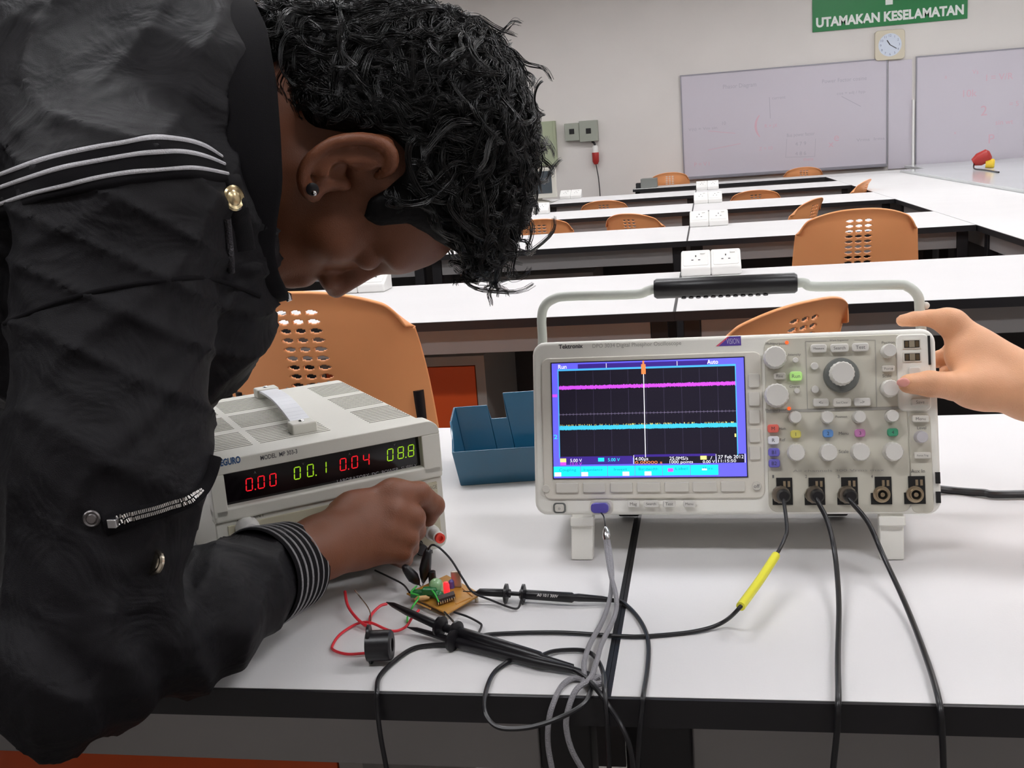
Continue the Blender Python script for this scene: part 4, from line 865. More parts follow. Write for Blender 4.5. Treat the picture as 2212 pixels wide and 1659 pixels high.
# ================================================================== PEOPLE
# smooth implicit surfaces, meshed with surface nets
def smin(a, b, k):
    h = np.clip(.5+.5*(b-a)/k, 0, 1); return b*(1-h)+a*h-k*h*(1-h)
def smax(a, b, k): return -smin(-a, -b, k)
def cap(a, b, ra, rb, sq=None):
    a = np.array(a, float); b = np.array(b, float)
    def f(p):
        ab = b-a; t = np.clip(((p-a)@ab)/(ab@ab), 0, 1); q_ = p-(a+t[:, None]*ab)
        if sq is not None:
            n = np.array(sq[0], float); n /= np.linalg.norm(n); c = q_@n; q_ = q_+(c*(sq[1]-1))[:, None]*n
        return np.sqrt((q_*q_).sum(1))-(ra+(rb-ra)*t)
    return f
def ell(c, ax, r):
    c = np.array(c, float); A_ = np.array(ax, float); r = np.array(r, float); m = r.min()
    def f(p):
        q_ = ((p-c)@A_.T)/r; L = np.sqrt((q_*q_).sum(1)); g = np.sqrt(((q_/r)**2).sum(1)); return L*(L-1)/np.maximum(g, 1e-6)
    return f
def sph(c, r): return cap(c, np.array(c)+np.array([0, 0, 1e-4]), r, r)
def uni(fs, k):
    def f(p):
        d = fs[0](p)
        for g in fs[1:]: d = smin(d, g(p), k)
        return d
    return f
def chain(pts, rs, k=.004, sq=None): return uni([cap(pts[i], pts[i+1], rs[i], rs[i+1], sq) for i in range(len(pts)-1)], k)
def near(c, R, f):
    c = np.array(c, float)
    def g(p):
        dd = np.sqrt(((p-c)**2).sum(1)); out = dd-(R-.05); m = dd < R
        if m.any(): out[m] = f(p[m])
        return out
    return g
def snet(f, lo, hi, h, B=8):
    lo = np.array(lo, float); hi = np.array(hi, float); n = (np.ceil((hi-lo)/h/B).astype(int))*B+1
    nb = (n-1)//B; g = np.indices(nb).reshape(3, -1).T; cen = lo+(g+.5)*B*h
    d = np.concatenate([f(cen[i:i+200000]) for i in range(0, len(cen), 200000)])
    Vv = np.empty(n, np.float32)
    Vb = np.where(d.reshape(nb) < 0, -1., 1.).astype(np.float32)
    Vv[:-1, :-1, :-1] = Vb.repeat(B, 0).repeat(B, 1).repeat(B, 2); Vv[-1] = 1; Vv[:, -1] = 1; Vv[:, :, -1] = 1
    act = g[np.abs(d) < B*h*.87*1.2+.006]
    loc = np.indices((B+1,)*3).reshape(3, -1).T
    for i in range(0, len(act), 300):
        idx = (act[i:i+300, None, :]*B+loc[None]).reshape(-1, 3); v = f(lo+idx*h); Vv[idx[:, 0], idx[:, 1], idx[:, 2]] = v
    Sg = Vv < 0; nx, ny, nz = n; cnt = np.zeros((nx-1, ny-1, nz-1), np.float32); acc = np.zeros((nx-1, ny-1, nz-1, 3), np.float32); edges = []
    for ax in range(3):
        sl0 = [slice(None)]*3; sl1 = [slice(None)]*3; sl0[ax] = slice(0, -1); sl1[ax] = slice(1, None)
        cr = Sg[tuple(sl0)] != Sg[tuple(sl1)]; I = np.argwhere(cr); a = Vv[tuple(sl0)][cr]; b_ = Vv[tuple(sl1)][cr]
        t = a/(a-b_); P = I.astype(np.float32); P[:, ax] += t; o1, o2 = [k for k in range(3) if k != ax]
        ok = (I[:, o1] > 0) & (I[:, o2] > 0) & (I[:, o1] < n[o1]-1) & (I[:, o2] < n[o2]-1); I = I[ok]; P = P[ok]; a = a[ok]
        cells = []
        for da, db in ((0, 0), (1, 0), (1, 1), (0, 1)):
            J = I.copy(); J[:, o1] -= da; J[:, o2] -= db; cells.append(J)
            np.add.at(cnt, (J[:, 0], J[:, 1], J[:, 2]), 1); np.add.at(acc, (J[:, 0], J[:, 1], J[:, 2]), P)
        edges.append((ax, cells, a < 0))
    m = cnt > 0; ids = -np.ones(cnt.shape, np.int64); ids[m] = np.arange(m.sum()); vs = lo+acc[m]/cnt[m][:, None]*h; faces = []
    for ax, cells, ins in edges:
        q_ = np.stack([ids[c[:, 0], c[:, 1], c[:, 2]] for c in cells], 1); flip = ins if ax != 1 else ~ins
        q_[flip] = q_[flip][:, ::-1]; faces.append(q_)
    return vs, np.concatenate(faces)[:, ::-1]
def mesh_obj(name, vs, fs, m, parent, origin, extra=None):
    me = bpy.data.meshes.new(name); v = np.asarray(vs)-np.array(origin)
    me.from_pydata(v.tolist(), [], fs.tolist()); me.materials.append(m); me.update(); me.shade_smooth()
    o = bpy.data.objects.new(name, me); COL.objects.link(o)
    if parent: o.parent = parent
    return o
WCAM = -FW
def skinmat(name, rgb, rough=.45):
    m = mat(name, rgb, rough, sss=.12, bump=.25, bscale=900, var=.06, vscale=25); return m
SK1 = skinmat('brown skin', (120, 71, 46), .5); SK2 = skinmat('light tan skin', (226, 168, 128), .5)
JACK = mat('black jacket cotton', (15, 13, 17), .62, bump=.3, bscale=1500, var=.1, vscale=20, spec=.22)
nt = JACK.node_tree; tcn = nt.nodes.new('ShaderNodeTexCoord'); nz = nt.nodes.new('ShaderNodeTexNoise'); nz.inputs['Scale'].default_value = 13; nz.inputs['Detail'].default_value = 3; nz.inputs['Distortion'].default_value = 1.6
b2 = nt.nodes.new('ShaderNodeBump'); b2.inputs['Strength'].default_value = .6; b2.inputs['Distance'].default_value = .012; nt.links.new(tcn.outputs['Object'], nz.inputs['Vector']); nt.links.new(nz.outputs['Fac'], b2.inputs['Height'])
for n_ in nt.nodes:
    if n_.bl_idname == 'ShaderNodeBump' and n_ is not b2 and n_ != b2: nt.links.new(b2.outputs[0], n_.inputs['Normal'])
HAIRB = mat('black hair mass', (5, 4, 5), .7, bump=.6, bscale=180, stretch=(1, 1, .4), spec=.2); HAIRS = mat('black hair strands', (6, 5, 6), .3, spec=.55)
KNIT = mat('white knit stripe', (188, 186, 190), .8, bump=.8, bscale=900)
KNITD = mat('thin grey knit stripe', (150, 148, 150), .8, bump=.6, bscale=900)
RIB = mat('black rib knit', (13, 11, 14), .85, bump=.3, bscale=1600, spec=.15)

# ---------- person leaning in from the left
E0 = V(742, 365, 1.05)
U_ = RT*.99+UP*.14; U_ /= np.linalg.norm(U_); F0 = RT*.14-UP*.99; F0 = F0-U_*(F0@U_); F0 /= np.linalg.norm(F0)
ya_ = math.radians(8); F_ = F0*math.cos(ya_)-WCAM*math.sin(ya_)*1.0; R_ = WCAM*math.cos(ya_)+F0*math.sin(ya_)
HA = np.array([U_, F_, R_])
def H(u, f, r=0.): return E0+u*U_+f*F_+r*R_
person = empty('person', (-.85, -.16, 0)); PO1 = np.array([-.85, -.16, 0])
tag(person, 'person with curly black hair in a black zipped jacket, leaning over the power supply', 'person')
head = [ell(H(.045, .0), HA, (.085, .1, .074)), ell(H(.06, .048), HA, (.046, .056, .058)), ell(H(-.02, .04), HA, (.06, .058, .06)),
        cap(H(.036, .092, -.03), H(.036, .092, .03), .0125, .0125), cap(H(-.035, .0, .05), H(-.085, .07, .022), .02, .018), cap(H(-.035, .0, -.05), H(-.085, .07, -.022), .02, .018), cap(H(-.085, .07, .022), H(-.085, .07, -.022), .018, .018), sph(H(-.1, .086), .0195),
        ell(H(-.06, .07), HA, (.035, .032, .036)), sph(H(-.012, .068, .040), .019), sph(H(-.012, .068, -.040), .019)]
face = [cap(H(.022, .097), H(-.026, .114), .0078, .0105), sph(H(-.030, .107, .012), .0088), sph(H(-.030, .107, -.012), .0088), 
        cap(H(-.055, .102, -.016), H(-.055, .102, .016), .0068, .0068), cap(H(-.067, .100, -.014), H(-.067, .100, .014), .0078, .0078)]
NB = V(455, 240, 1.0)
neck = [cap(H(-.01, -.045), NB, .058, .066), cap(H(-.055, .0), V(500, 330, 1.0), .048, .048)]
sockets_ = [sph(H(.016, .104, .031), .0145), sph(H(.016, .104, -.031), .0145)]
lids = uni([sph(H(.014, .088, .031), .0135), sph(H(.014, .088, -.031), .0135)], .002)
EARD = 1.0
def ev(px, py, d): return V(px, py, d)
er = [ev(678, 424, .972), ev(661, 408, .962), ev(654, 382, .955), ev(664, 352, .95), ev(690, 326, .946), ev(722, 307, .944), ev(762, 300, .942), ev(802, 302, .943), ev(834, 316, .947), ev(848, 340, .952), ev(842, 364, .96), ev(815, 380, .97)]
ers = spline(er, 3); helix = chain(ers, list(np.interp(np.linspace(0, 11, len(ers)), range(12), [.006, .0058, .0052, .005, .0048, .0048, .005, .0052, .0054, .0052, .0048, .004])), .003)
earpl = uni([ell(ev(762, 338, .956), np.array([RT*.96+UP*.28, UP*.96-RT*.28, WCAM]), (.040, .0185, .0075)), ell(ev(700, 372, .97), np.array([RT*.75+UP*.66, UP*.75-RT*.66, WCAM]), (.026, .016, .009)), cap(ev(675, 412, .97), ev(690, 395, .975), .008, .009)], .006)
anti = chain([ev(690, 385, .962), ev(712, 345, .955), ev(760, 325, .953), ev(800, 335, .957)], [.0035, .0035, .0035, .003], .003)
concha = uni([sph(ev(738, 376, .958), .0105), cap(ev(738, 376, .956), ev(800, 362, .95), .006, .0035)], .004)
trag = cap(ev(720, 398, .975), ev(745, 398, .975), .006, .0065)
P_ = lambda px, py, d: V(px, py, d)
HD = .055
def hp_(px, py, d): return V(px, py, d+HD)
arm = [cap(V(270, 470, .86), V(190, 1420, .81), .045, .03), cap(V(190, 1420, .81), hp_(690, 1182, .985), .03, .028)]
torso = [cap((-.85, -.15, .98), V(-250, 330, 1.04), .13, .13), cap(V(-250, 330, 1.04), V(250, 260, 1.02), .13, .115), cap(V(250, 260, 1.02), NB, .1, .07), cap(V(250, 300, .92), V(270, 470, .86), .06, .052), cap(V(300, 250, 1.12), V(360, 240, 1.2), .06, .052)]
shL = V(360, 240, 1.2); elL = np.array([-.70, .42, .97]); wrL = np.array([-.80, .22, .80])
armL = [cap(shL, elL, .05, .04), cap(elL, wrL, .042, .028)]
palm = uni([cap(hp_(690, 1182, .985), hp_(775, 1128, 1.035), .028, .0295), cap(hp_(690, 1188, .985), hp_(775, 1168, 1.03), .028, .0285), cap(hp_(775, 1120, 1.035), hp_(848, 1080, 1.05), .029, .018), cap(hp_(775, 1165, 1.03), hp_(832, 1176, 1.04), .028, .0185), cap(hp_(775, 1140, 1.035), hp_(845, 1125, 1.05), .03, .022)], .012)
def fing(pts, rs): return chain([hp_(*p) for p in pts], rs, .0035)
fingers = [fing(((850, 1068, 1.05), (905, 1066, 1.06), (938, 1092, 1.085), (925, 1120, 1.10)), (.014, .0125, .0112, .0092)),
           fing(((850, 1108, 1.04), (893, 1118, 1.045), (898, 1146, 1.075), (872, 1150, 1.10)), (.0145, .0125, .0108, .009)),
           fing(((842, 1146, 1.035), (880, 1160, 1.04), (884, 1182, 1.07), (860, 1180, 1.095)), (.014, .0118, .010, .0088)),
           fing(((825, 1180, 1.03), (868, 1192, 1.038), (872, 1208, 1.062), (848, 1204, 1.085)), (.012, .0102, .0092, .008)),
           fing(((735, 1110, 1.07), (810, 1098, 1.10), (868, 1106, 1.118), (905, 1122, 1.122)), (.017, .0135, .012, .0095))]
knk = uni([sph(hp_(848, 1066, 1.040), .0125), sph(hp_(850, 1106, 1.031), .0125), sph(hp_(840, 1145, 1.026), .0118), sph(hp_(822, 1180, 1.024), .0105)], .008)
handL = [cap(wrL, wrL+np.array([.04, -.03, -.015]), .028, .026)]
fL = [chain([wrL+np.array([.05, -.035+.018*k, -.02]), wrL+np.array([.09, -.04+.022*k, -.02]), wrL+np.array([.115-.004*abs(k-1), -.04+.024*k, -.033])], [.010, .009, .0075], .003) for k in range(-1, 3)]+[chain([wrL+np.array([.02, -.05, -.01]), wrL+np.array([.05, -.085, -.025]), wrL+np.array([.07, -.1, -.035])], [.012, .010, .008], .003)]
hd = uni(head, .022); fc = uni(face, .008); nk = uni(neck, .03)
def head_f(p):
    d = hd(p); d = smin(d, fc(p), .010)
    for s_ in sockets_: d = smax(d, -s_(p), .016)
    d = smin(d, lids(p), .004)
    e = smin(earpl(p), helix(p), .004); e = smin(e, anti(p), .004); d = smin(d, e, .007); d = smax(d, -concha(p), .005); return smin(d, trag(p), .006)
def hand_f(p):
    h_ = smin(palm(p), arm[1](p), .012); h_ = smin(h_, knk(p), .014)
    f_ = fingers[0](p)
    for g in fingers[1:4]: f_ = smin(f_, g(p), .003)
    h_ = smin(h_, f_, .012); return smin(h_, fingers[4](p), .010)
def handl_f(p):
    hl = handL[0](p)
    for g in fL: hl = smin(hl, g(p), .006)
    return smin(hl, armL[1](p), .01)
HF1 = near(E0, .24, head_f); HF2 = near(hp_(800, 1140, 1.05), .17, hand_f); HF3 = near(wrL+np.array([.05, -.04, -.02]), .17, handl_f)
def body1(p):
    d = smin(HF1(p), nk(p), .025)
    t = torso[0](p)
    for g in torso[1:]+armL: t = smin(t, g(p), .04)
    d = smin(d, t, .03)
    a = smin(arm[0](p), arm[1](p), .02); d = smin(d, a, .02)
    return np.minimum(d, np.minimum(HF2(p), HF3(p)))
vs, fs = snet(body1, (-1.02, -.34, .68), (.03, .56, 1.46), .003)
mesh_obj('body', vs, fs, SK1, person, PO1)
# brows and lashes, ear stud
for sd in (1, -1):
    MB().use(HAIRB).tube([H(.040, .104, .012*sd)-PO1, H(.044, .102, .026*sd)-PO1, H(.040, .092, .042*sd)-PO1], [.003, .0036, .0018], 8).build('eyebrow', person)
a = ev(676, 410, .956)-PO1
es = MB().use(BLK).lathe([(.0055, -.002), (.0058, .003), (.003, .0038)], a, tuple(WCAM), 16).build('ear_stud', person); MB().use(CHROME).sphere(tuple(ev(679, 417, .952)-PO1), .0028, 8).build('stud_gem', es)
# hair
poly = np.array([(590, 262), (640, 266), (700, 276), (760, 286), (838, 288), (874, 322), (876, 372), (832, 408), (795, 430), (780, 470), (812, 488), (880, 482), (935, 520), (985, 548), (1010, 700), (985, 1000), (300, 1000), (300, 262)], float)
pl3 = []
for px, py in poly:
    r = ray(px, py); n = R_; o = E0+R_*.08; p = CAM+r*((o-CAM)@n)/(r@n); pl3.append(((p-E0)@U_, (p-E0)@F_))
pl3 = np.array(pl3)
def poly2d(q_, P):
    d = np.full(len(q_), 1e9); s_ = np.ones(len(q_)); n = len(P)
    for i in range(n):
        a = P[i]; b_ = P[i-1]; e = b_-a; w_ = q_-a; t = np.clip((w_@e)/(e@e), 0, 1); bb = w_-t[:, None]*e; d = np.minimum(d, (bb*bb).sum(1))
        c1 = q_[:, 1] >= a[1]; c2 = q_[:, 1] < b_[1]; c3 = e[0]*w_[:, 1] > e[1]*w_[:, 0]; fl3 = (c1 & c2 & c3) | (~c1 & ~c2 & ~c3); s_[fl3] *= -1
    return s_*np.sqrt(d)
hm = [ell(H(.055, -.035), HA, (.116, .112, .093)), ell(H(.126, -.02), HA, (.062, .095, .074)), ell(H(-.025, -.11), HA, (.05, .055, .06)), ell(H(.118, .062), HA, (.046, .046, .056)), ell(H(.116, .088, .0), HA, (.024, .028, .04)), ell(H(.05, .02), HA, (.082, .09, .086))]
def lump(p): return .0045*(np.sin(p[:, 0]*95+2*np.sin(p[:, 2]*60))*np.sin(p[:, 2]*105+1.5*np.sin(p[:, 1]*70))*np.sin(p[:, 1]*90+p[:, 0]*40))
def hairf(p):
    d = hm[0](p)
    for g in hm[1:]: d = smin(d, g(p), .025)
    d = d+lump(p); q_ = p-E0; uf = np.stack([q_@U_, q_@F_], 1); return smax(d, -poly2d(uf, pl3), .012)
lo_ = E0-np.array([.22, .2, .2]); hi_ = E0+np.array([.27, .2, .26])
hv, hf_ = snet(hairf, lo_, hi_, .004)
hair = mesh_obj('hair', hv, hf_, HAIRB, person, PO1)
# curls: bundles of wavy strands laid over the hair mass
tri = hv[hf_]; cen = tri.mean(1); nrm = np.cross(tri[:, 2]-tri[:, 0], tri[:, 3]-tri[:, 1]); area = np.linalg.norm(nrm, axis=1); nrm /= area[:, None]+1e-12
q_ = cen-E0; uf = np.stack([q_@U_, q_@F_], 1); okm = (poly2d(uf, pl3) > .003); gr = (hairf(cen+nrm*.004)-hairf(cen-nrm*.004)) < 0
nrm[gr] *= -1
wgt = area*okm*np.where((cen-E0)@R_ > -.02, 1., .35); wgt /= wgt.sum(); rng = np.random.default_rng(11)
NL, NS, NP = 1700, 13, 16
pick = rng.choice(len(cen), NL, p=wgt); pole = E0+U_*.10-F_*.10
SV = []; SF = []; off = 0
for i in pick:
    c = cen[i]; n = nrm[i]; wv = np.array([math.sin(31*c[2]+17*c[0]), math.sin(27*c[0]+12*c[1]), math.sin(23*c[1]+29*c[2])]); fl_d = (c-pole)/np.linalg.norm(c-pole)+.75*wv+rng.normal(0, .12, 3); fl_d -= n*(fl_d@n); fl_d /= np.linalg.norm(fl_d)+1e-9; sd = np.cross(n, fl_d)
    L = rng.uniform(.035, .075); turns = rng.uniform(1.1, 2.4); rad = rng.uniform(.0022, .0042); ph = rng.uniform(0, 6.28); bend = rng.normal(0, .55); lift = rng.uniform(.001, .006); tl = rng.uniform(-.012, -.001)
    t = np.linspace(0, 1, NP); th = bend*t*1.4
    def lock(o, ang, rr, conv):
        P = c+o*conv[:, None]+(np.sin(th)*L*t)[:, None]*sd+(np.cos(th)*L*t)[:, None]*fl_d
        return P+n*((lift*np.sin(t*2.6)+tl*t*t+.0005)+rr*(1+np.sin(ang))*.55)[:, None]+sd*(rr*1.25*np.cos(ang))[:, None]
    P0 = lock(np.zeros(3), ph+turns*2*math.pi*t, rad*(.5+.7*t), 1-.3*t*t); qq = P0-E0
    if (c-E0)@R_ > .0 and (poly2d(np.stack([qq@U_, qq@F_], 1), pl3) < .003).any(): continue
    if hairf(P0[-1:])[0] > .008 and rng.random() < .85: L *= .45; tl -= .008
    for j in range(NS):
        o = rng.normal(0, .0017, 3); ang = ph+rng.normal(0, .10)+turns*2*math.pi*t; rr = rad*(.5+.7*t)*rng.uniform(.85, 1.15)
        P = lock(o, ang, rr, 1-.3*t*t)
        T__ = np.gradient(P, axis=0); T__ /= np.linalg.norm(T__, axis=1)[:, None]+1e-9; B1 = np.cross(T__, n); B1 /= np.linalg.norm(B1, axis=1)[:, None]+1e-9; B2 = np.cross(T__, B1)
        w_ = (.00042*(1-.6*t**2))[:, None]; ring = np.stack([P+B1*w_, P-B1*w_*.5+B2*w_*.87, P-B1*w_*.5-B2*w_*.87], 1).reshape(-1, 3)
        SV.append(ring); k = np.arange(NP-1)*3+off
        for a, b_ in ((0, 1), (1, 2), (2, 0)): SF.append(np.stack([k+a, k+b_, k+3+b_, k+3+a], 1))
        off += NP*3
# a few loose ringlets at the outline
for (px, py, d0, ln, rad, tn) in ((1180, 205, 1.0, .05, .006, 1.6), (1170, 300, 1.0, .05, .007, 1.5), (1160, 400, .99, .05, .008, 1.6), (1110, 520, 1.0, .04, .009, 1.5), (1075, 545, .99, .03, .008, 1.3), (1150, 450, 1.0, .04, .007, 1.3), (1060, 575, 1.0, .03, .006, 1.2)):
    for j in range(7):
        t = np.linspace(0, 1, 26); ang = tn*6.28*t+rng.normal(0, .2); o = V(px-14, py-30, d0)+rng.normal(0, .0012, 3)
        P = o-UP*(ln*t)[:, None]+RT*(rad*np.cos(ang)*(.5+.6*t))[:, None]+(WCAM*(rad*.6*np.sin(ang))[:, None])+UP*(rad*np.sin(ang)*.7)[:, None]
        T__ = np.gradient(P, axis=0); T__ /= np.linalg.norm(T__, axis=1)[:, None]; B1 = np.cross(T__, WCAM+.01); B1 /= np.linalg.norm(B1, axis=1)[:, None]; B2 = np.cross(T__, B1)
        w_ = (.00045*(1-.6*t))[:, None]; ring = np.stack([P+B1*w_, P-B1*w_*.5+B2*w_*.87, P-B1*w_*.5-B2*w_*.87], 1).reshape(-1, 3); SV.append(ring); k = np.arange(25)*3+off
        for a, b_ in ((0, 1), (1, 2), (2, 0)): SF.append(np.stack([k+a, k+b_, k+3+b_, k+3+a], 1))
        off += 78
cu = mesh_obj('curls', np.concatenate(SV), np.concatenate(SF), HAIRS, hair, PO1); cu['kind'] = 'stuff'
# jacket
jt = [cap((-.85, -.15, .99), V(-300, 330, 1.04), .15, .15), cap(V(-300, 330, 1.04), V(120, 250, 1.03), .15, .138), cap(V(120, 250, 1.03), V(285, 235, 1.0), .135, .112),
      cap(V(200, 330, .93), V(265, 455, .86), .09, .078), cap(V(395, 140, 1.0), V(420, 520, .95), .082, .07), cap(V(452, 190, .95), V(470, 430, .94), .055, .055), cap(V(300, 250, 1.12), shL, .085, .07), cap(V(330, 400, .97), V(400, 680, .965), .085, .068), cap(V(400, 680, .965), V(255, 840, .98), .068, .072), cap(V(-100, 500, 1.0), V(250, 800, 1.0), .13, .08)]
jarm = [cap(V(262, 470, .86), V(232, 1000, .83), .078, .074), cap(V(232, 1000, .83), V(148, 1440, .80), .074, .058), cap(V(148, 1440, .80), V(420, 1340, .90), .058, .052), cap(V(420, 1340, .90), V(572, 1242, .985), .052, .043)]
jal = [cap(shL, elL, .068, .056), cap(elL, wrL+(elL-wrL)*.12, .056, .036)]
eb = V(148, 1440, .80)
fd = V(420, 1345, .90)-eb; fd /= np.linalg.norm(fd); ud = V(232, 1000, .83)-eb; ud /= np.linalg.norm(ud)
def folds(p):
    x, y, z = p[:, 0], p[:, 1], p[:, 2]
    w1 = 3*np.sin(14*z+9*x)+2*np.sin(11*x-17*y); s1 = np.sin(30*x+34*z+w1); s2 = np.sin(46*x-28*z+1.7*np.sin(20*x+9*z)+2*y*9); s3 = np.sin(75*z+22*x+2.2*np.sin(31*x+12*z))
    r = .0055*(1-np.abs(s1))**3+.004*(1-np.abs(s2))**3+.0016*(1-np.abs(s3))**2
    de = np.sqrt(((p-eb)**2).sum(1)); q_ = p-eb; al = q_@fd; ring = np.exp(-(de/.13)**2)*.0055*np.sin(al*105+2.2*np.sin((q_@ud)*30)+(q_@WCAM)*18)
    return r+ring
def jacketf(p):
    d = jt[0](p)
    for g in jt[1:]: d = smin(d, g(p), .04)
    a = jarm[0](p)
    for g in jarm[1:]: a = smin(a, g(p), .022)
    b_ = smin(jal[0](p), jal[1](p), .02); d = smin(d, b_, .03); d = smin(d, a, .022)
    nl = cap(V(625, 330, .985), V(760, 330, .985), .095, .105)(p)
    return smax(d-folds(p)+.002, -nl, .01)
jv, jf = snet(jacketf, (-1.06, -.36, .70), (.0, .60, 1.52), .0045)
jacket = mesh_obj('jacket', jv, jf, JACK, person, PO1)
JB = BVHTree.FromPolygons([tuple(v) for v in jv], [tuple(int(i) for i in f) for f in jf])
def onj(px, py, lift=.001):
    r = Vector(ray(px, py)).normalized(); hit = JB.ray_cast(Vector(CAM), r)
    if hit[0] is None: hit = JB.find_nearest(Vector(V(px, py, .9)))
    return np.array(hit[0]+hit[1]*(lift if hit[1].dot(r) < 0 else -lift))
def strip(name, pts, wd, m, parent, lift=.0008, k=6, th=.0016):
    P2 = spline([(a, b_, 0) for a, b_ in pts], k); P = [onj(p[0], p[1], lift) for p in P2]
    for _ in range(3): P = [P[0]]+[(P[i-1]+2*P[i]+P[i+1])/4 for i in range(1, len(P)-1)]+[P[-1]]
    vs = []; fs = []; n = len(P)
    for i in range(n):
        t = P[min(i+1, n-1)]-P[max(i-1, 0)]; t /= np.linalg.norm(t)+1e-9; nn = CAM-P[i]; nn -= t*(nn@t); nn /= np.linalg.norm(nn); s_ = np.cross(t, nn)
        for a, h_ in ((-1, -.3), (-.8, .8), (0, 1), (.8, .8), (1, -.3)): vs.append(P[i]+s_*a*wd/2+nn*h_*th-PO1)
    for i in range(n-1):
        for j in range(4): fs.append((i*5+j, i*5+j+1, i*5+5+j+1, i*5+5+j))
    b = MB().use(m).add(vs, fs); return b.build(name, parent, angle=80)
def patch_grid(top, bot, nu=60, nv=16):
    ts = spline([(a, b_, 0) for a, b_ in top], 12); bs = spline([(a, b_, 0) for a, b_ in bot], 12); ts = np.array(ts)[:, :2]; bs = np.array(bs)[:, :2]
    G_ = np.zeros((nu, nv, 3))
    for i in range(nu):
        k = i/(nu-1)*(len(ts)-1); a = int(min(k, len(ts)-2)); f = k-a; T0 = ts[a]*(1-f)+ts[a+1]*f; B0 = bs[a]*(1-f)+bs[a+1]*f
        for j in range(nv): q2 = T0+(B0-T0)*j/(nv-1); G_[i, j] = onj(q2[0], q2[1], .0)
    for _ in range(10):
        A_ = G_.copy(); A_[1:-1] = (G_[:-2]+2*G_[1:-1]+G_[2:])/4; G_ = A_.copy(); A_[:, 1:-1] = (G_[:, :-2]+2*G_[:, 1:-1]+G_[:, 2:])/4; G_ = A_
    N_ = np.cross(np.gradient(G_, axis=0), np.gradient(G_, axis=1)); N_ /= np.linalg.norm(N_, axis=2)[..., None]+1e-9
    fl = np.einsum('ijk,ijk->ij', N_, CAM-G_) < 0; N_[fl] *= -1; return G_, N_
def patch(name, GN_, v0, v1, lift, th, m, parent, nw=7):
    G_, N_ = GN_; nu, nv = G_.shape[:2]; vs = []; fs = []
    for i in range(nu):
        for j in range(nw):
            v = (v0+(v1-v0)*j/(nw-1))*(nv-1); a = int(min(v, nv-2)); f = v-a; P = G_[i, a]*(1-f)+G_[i, a+1]*f; n = N_[i, a]
            e = 0 if 0 < j < nw-1 else -th-.004; vs.append(P+n*(lift+e)-PO1)
    for i in range(nu-1):
        for j in range(nw-1): fs.append((i*nw+j, i*nw+j+1, (i+1)*nw+j+1, (i+1)*nw+j))
    return MB().use(m).add(vs, fs).build(name, parent, angle=80)
GB = patch_grid([(-40, 378), (100, 333), (200, 309), (300, 290), (370, 289), (432, 306), (470, 332)], [(-40, 482), (100, 441), (200, 419), (300, 402), (380, 392), (440, 392), (492, 398)])
patch('rib_band', GB, 0, 1, .0035, .004, RIB, jacket, 14)
for v in (.16, .42, .75): patch('knit_stripe', GB, v-.062, v+.062, .0048, .001, KNIT, jacket, 5)
strip('seam', [(10, 700), (120, 655), (230, 625), (340, 608), (450, 600), (560, 640)], .004, RIB, jacket, .0004)
strip('chest_zip', [(486, 470), (490, 520), (496, 585)], .006, mat('dark zip', (70, 68, 72), .4, metal=.6, bump=.8, bscale=700), jacket, .002)
zc = [(238, 1128), (290, 1112), (345, 1096), (395, 1078), (428, 1055)]
strip('pocket_welt', [(225, 1136)]+zc[1:]+[(446, 1020), (456, 985)], .016, RIB, jacket, .0006)
ZM = mat('zip teeth', (176, 172, 168), .3, metal=1.)
b = MB().use(ZM)
Pz = [onj(p[0], p[1], .004) for p in spline([(a, c, 0) for a, c in zc], 14)]
for i in range(1, len(Pz)-1):
    t = Pz[i+1]-Pz[i-1]; t /= np.linalg.norm(t); nn = CAM-Pz[i]; nn /= np.linalg.norm(nn); s_ = np.cross(t, nn)
    for sd in (-1, 1): c = Pz[i]+s_*.0019*sd+t*.0006*sd-PO1; b.tube([c-s_*.0014, c+s_*.0014], .0006, 5)
zz = b.build('zip_teeth', jacket, smooth=False); zz['kind'] = 'stuff'
c = onj(246, 1126, .004)-PO1; MB().use(CHROME).box(tuple(c-.0035), tuple(c+.0035)).build('zip_slider', jacket, bevel=.001)
def snap(px, py, r, m=METAL, ax=None, up_=.0005):
    c = onj(px, py, .0005)+WCAM*up_; r_ = Vector(ray(px, py)).normalized(); hit = JB.ray_cast(Vector(CAM), r_); hit = hit if hit[0] is not None else JB.find_nearest(Vector(V(px, py, .9))); n = hit[1] if hit[1].dot(r_) < 0 else -hit[1]
    if ax is not None: n = Vector(ax)
    MB().use(m).lathe([(r, 0), (r, .002), (r*.85, .003), (r*.62, .0022), (r*.5, .003), (r*.0+.0001, .0032)], tuple(c-PO1), n, 24).build('snap_button', jacket)
snap(200, 1119, .0062, mat('aged nickel', (120, 116, 116), .35, metal=1.)); snap(336, 1215, .0095, METAL, tuple(WCAM*.7-RT*.45+UP*.2)); snap(513, 436, .0105, mat('pale brass', (196, 178, 140), .25, metal=1.), tuple(WCAM*.6+RT*.75), .016)
strip('shoulder_tab', [(488, 385), (500, 430), (512, 480), (522, 540)], .022, JACK, jacket, .001, 6, .003)
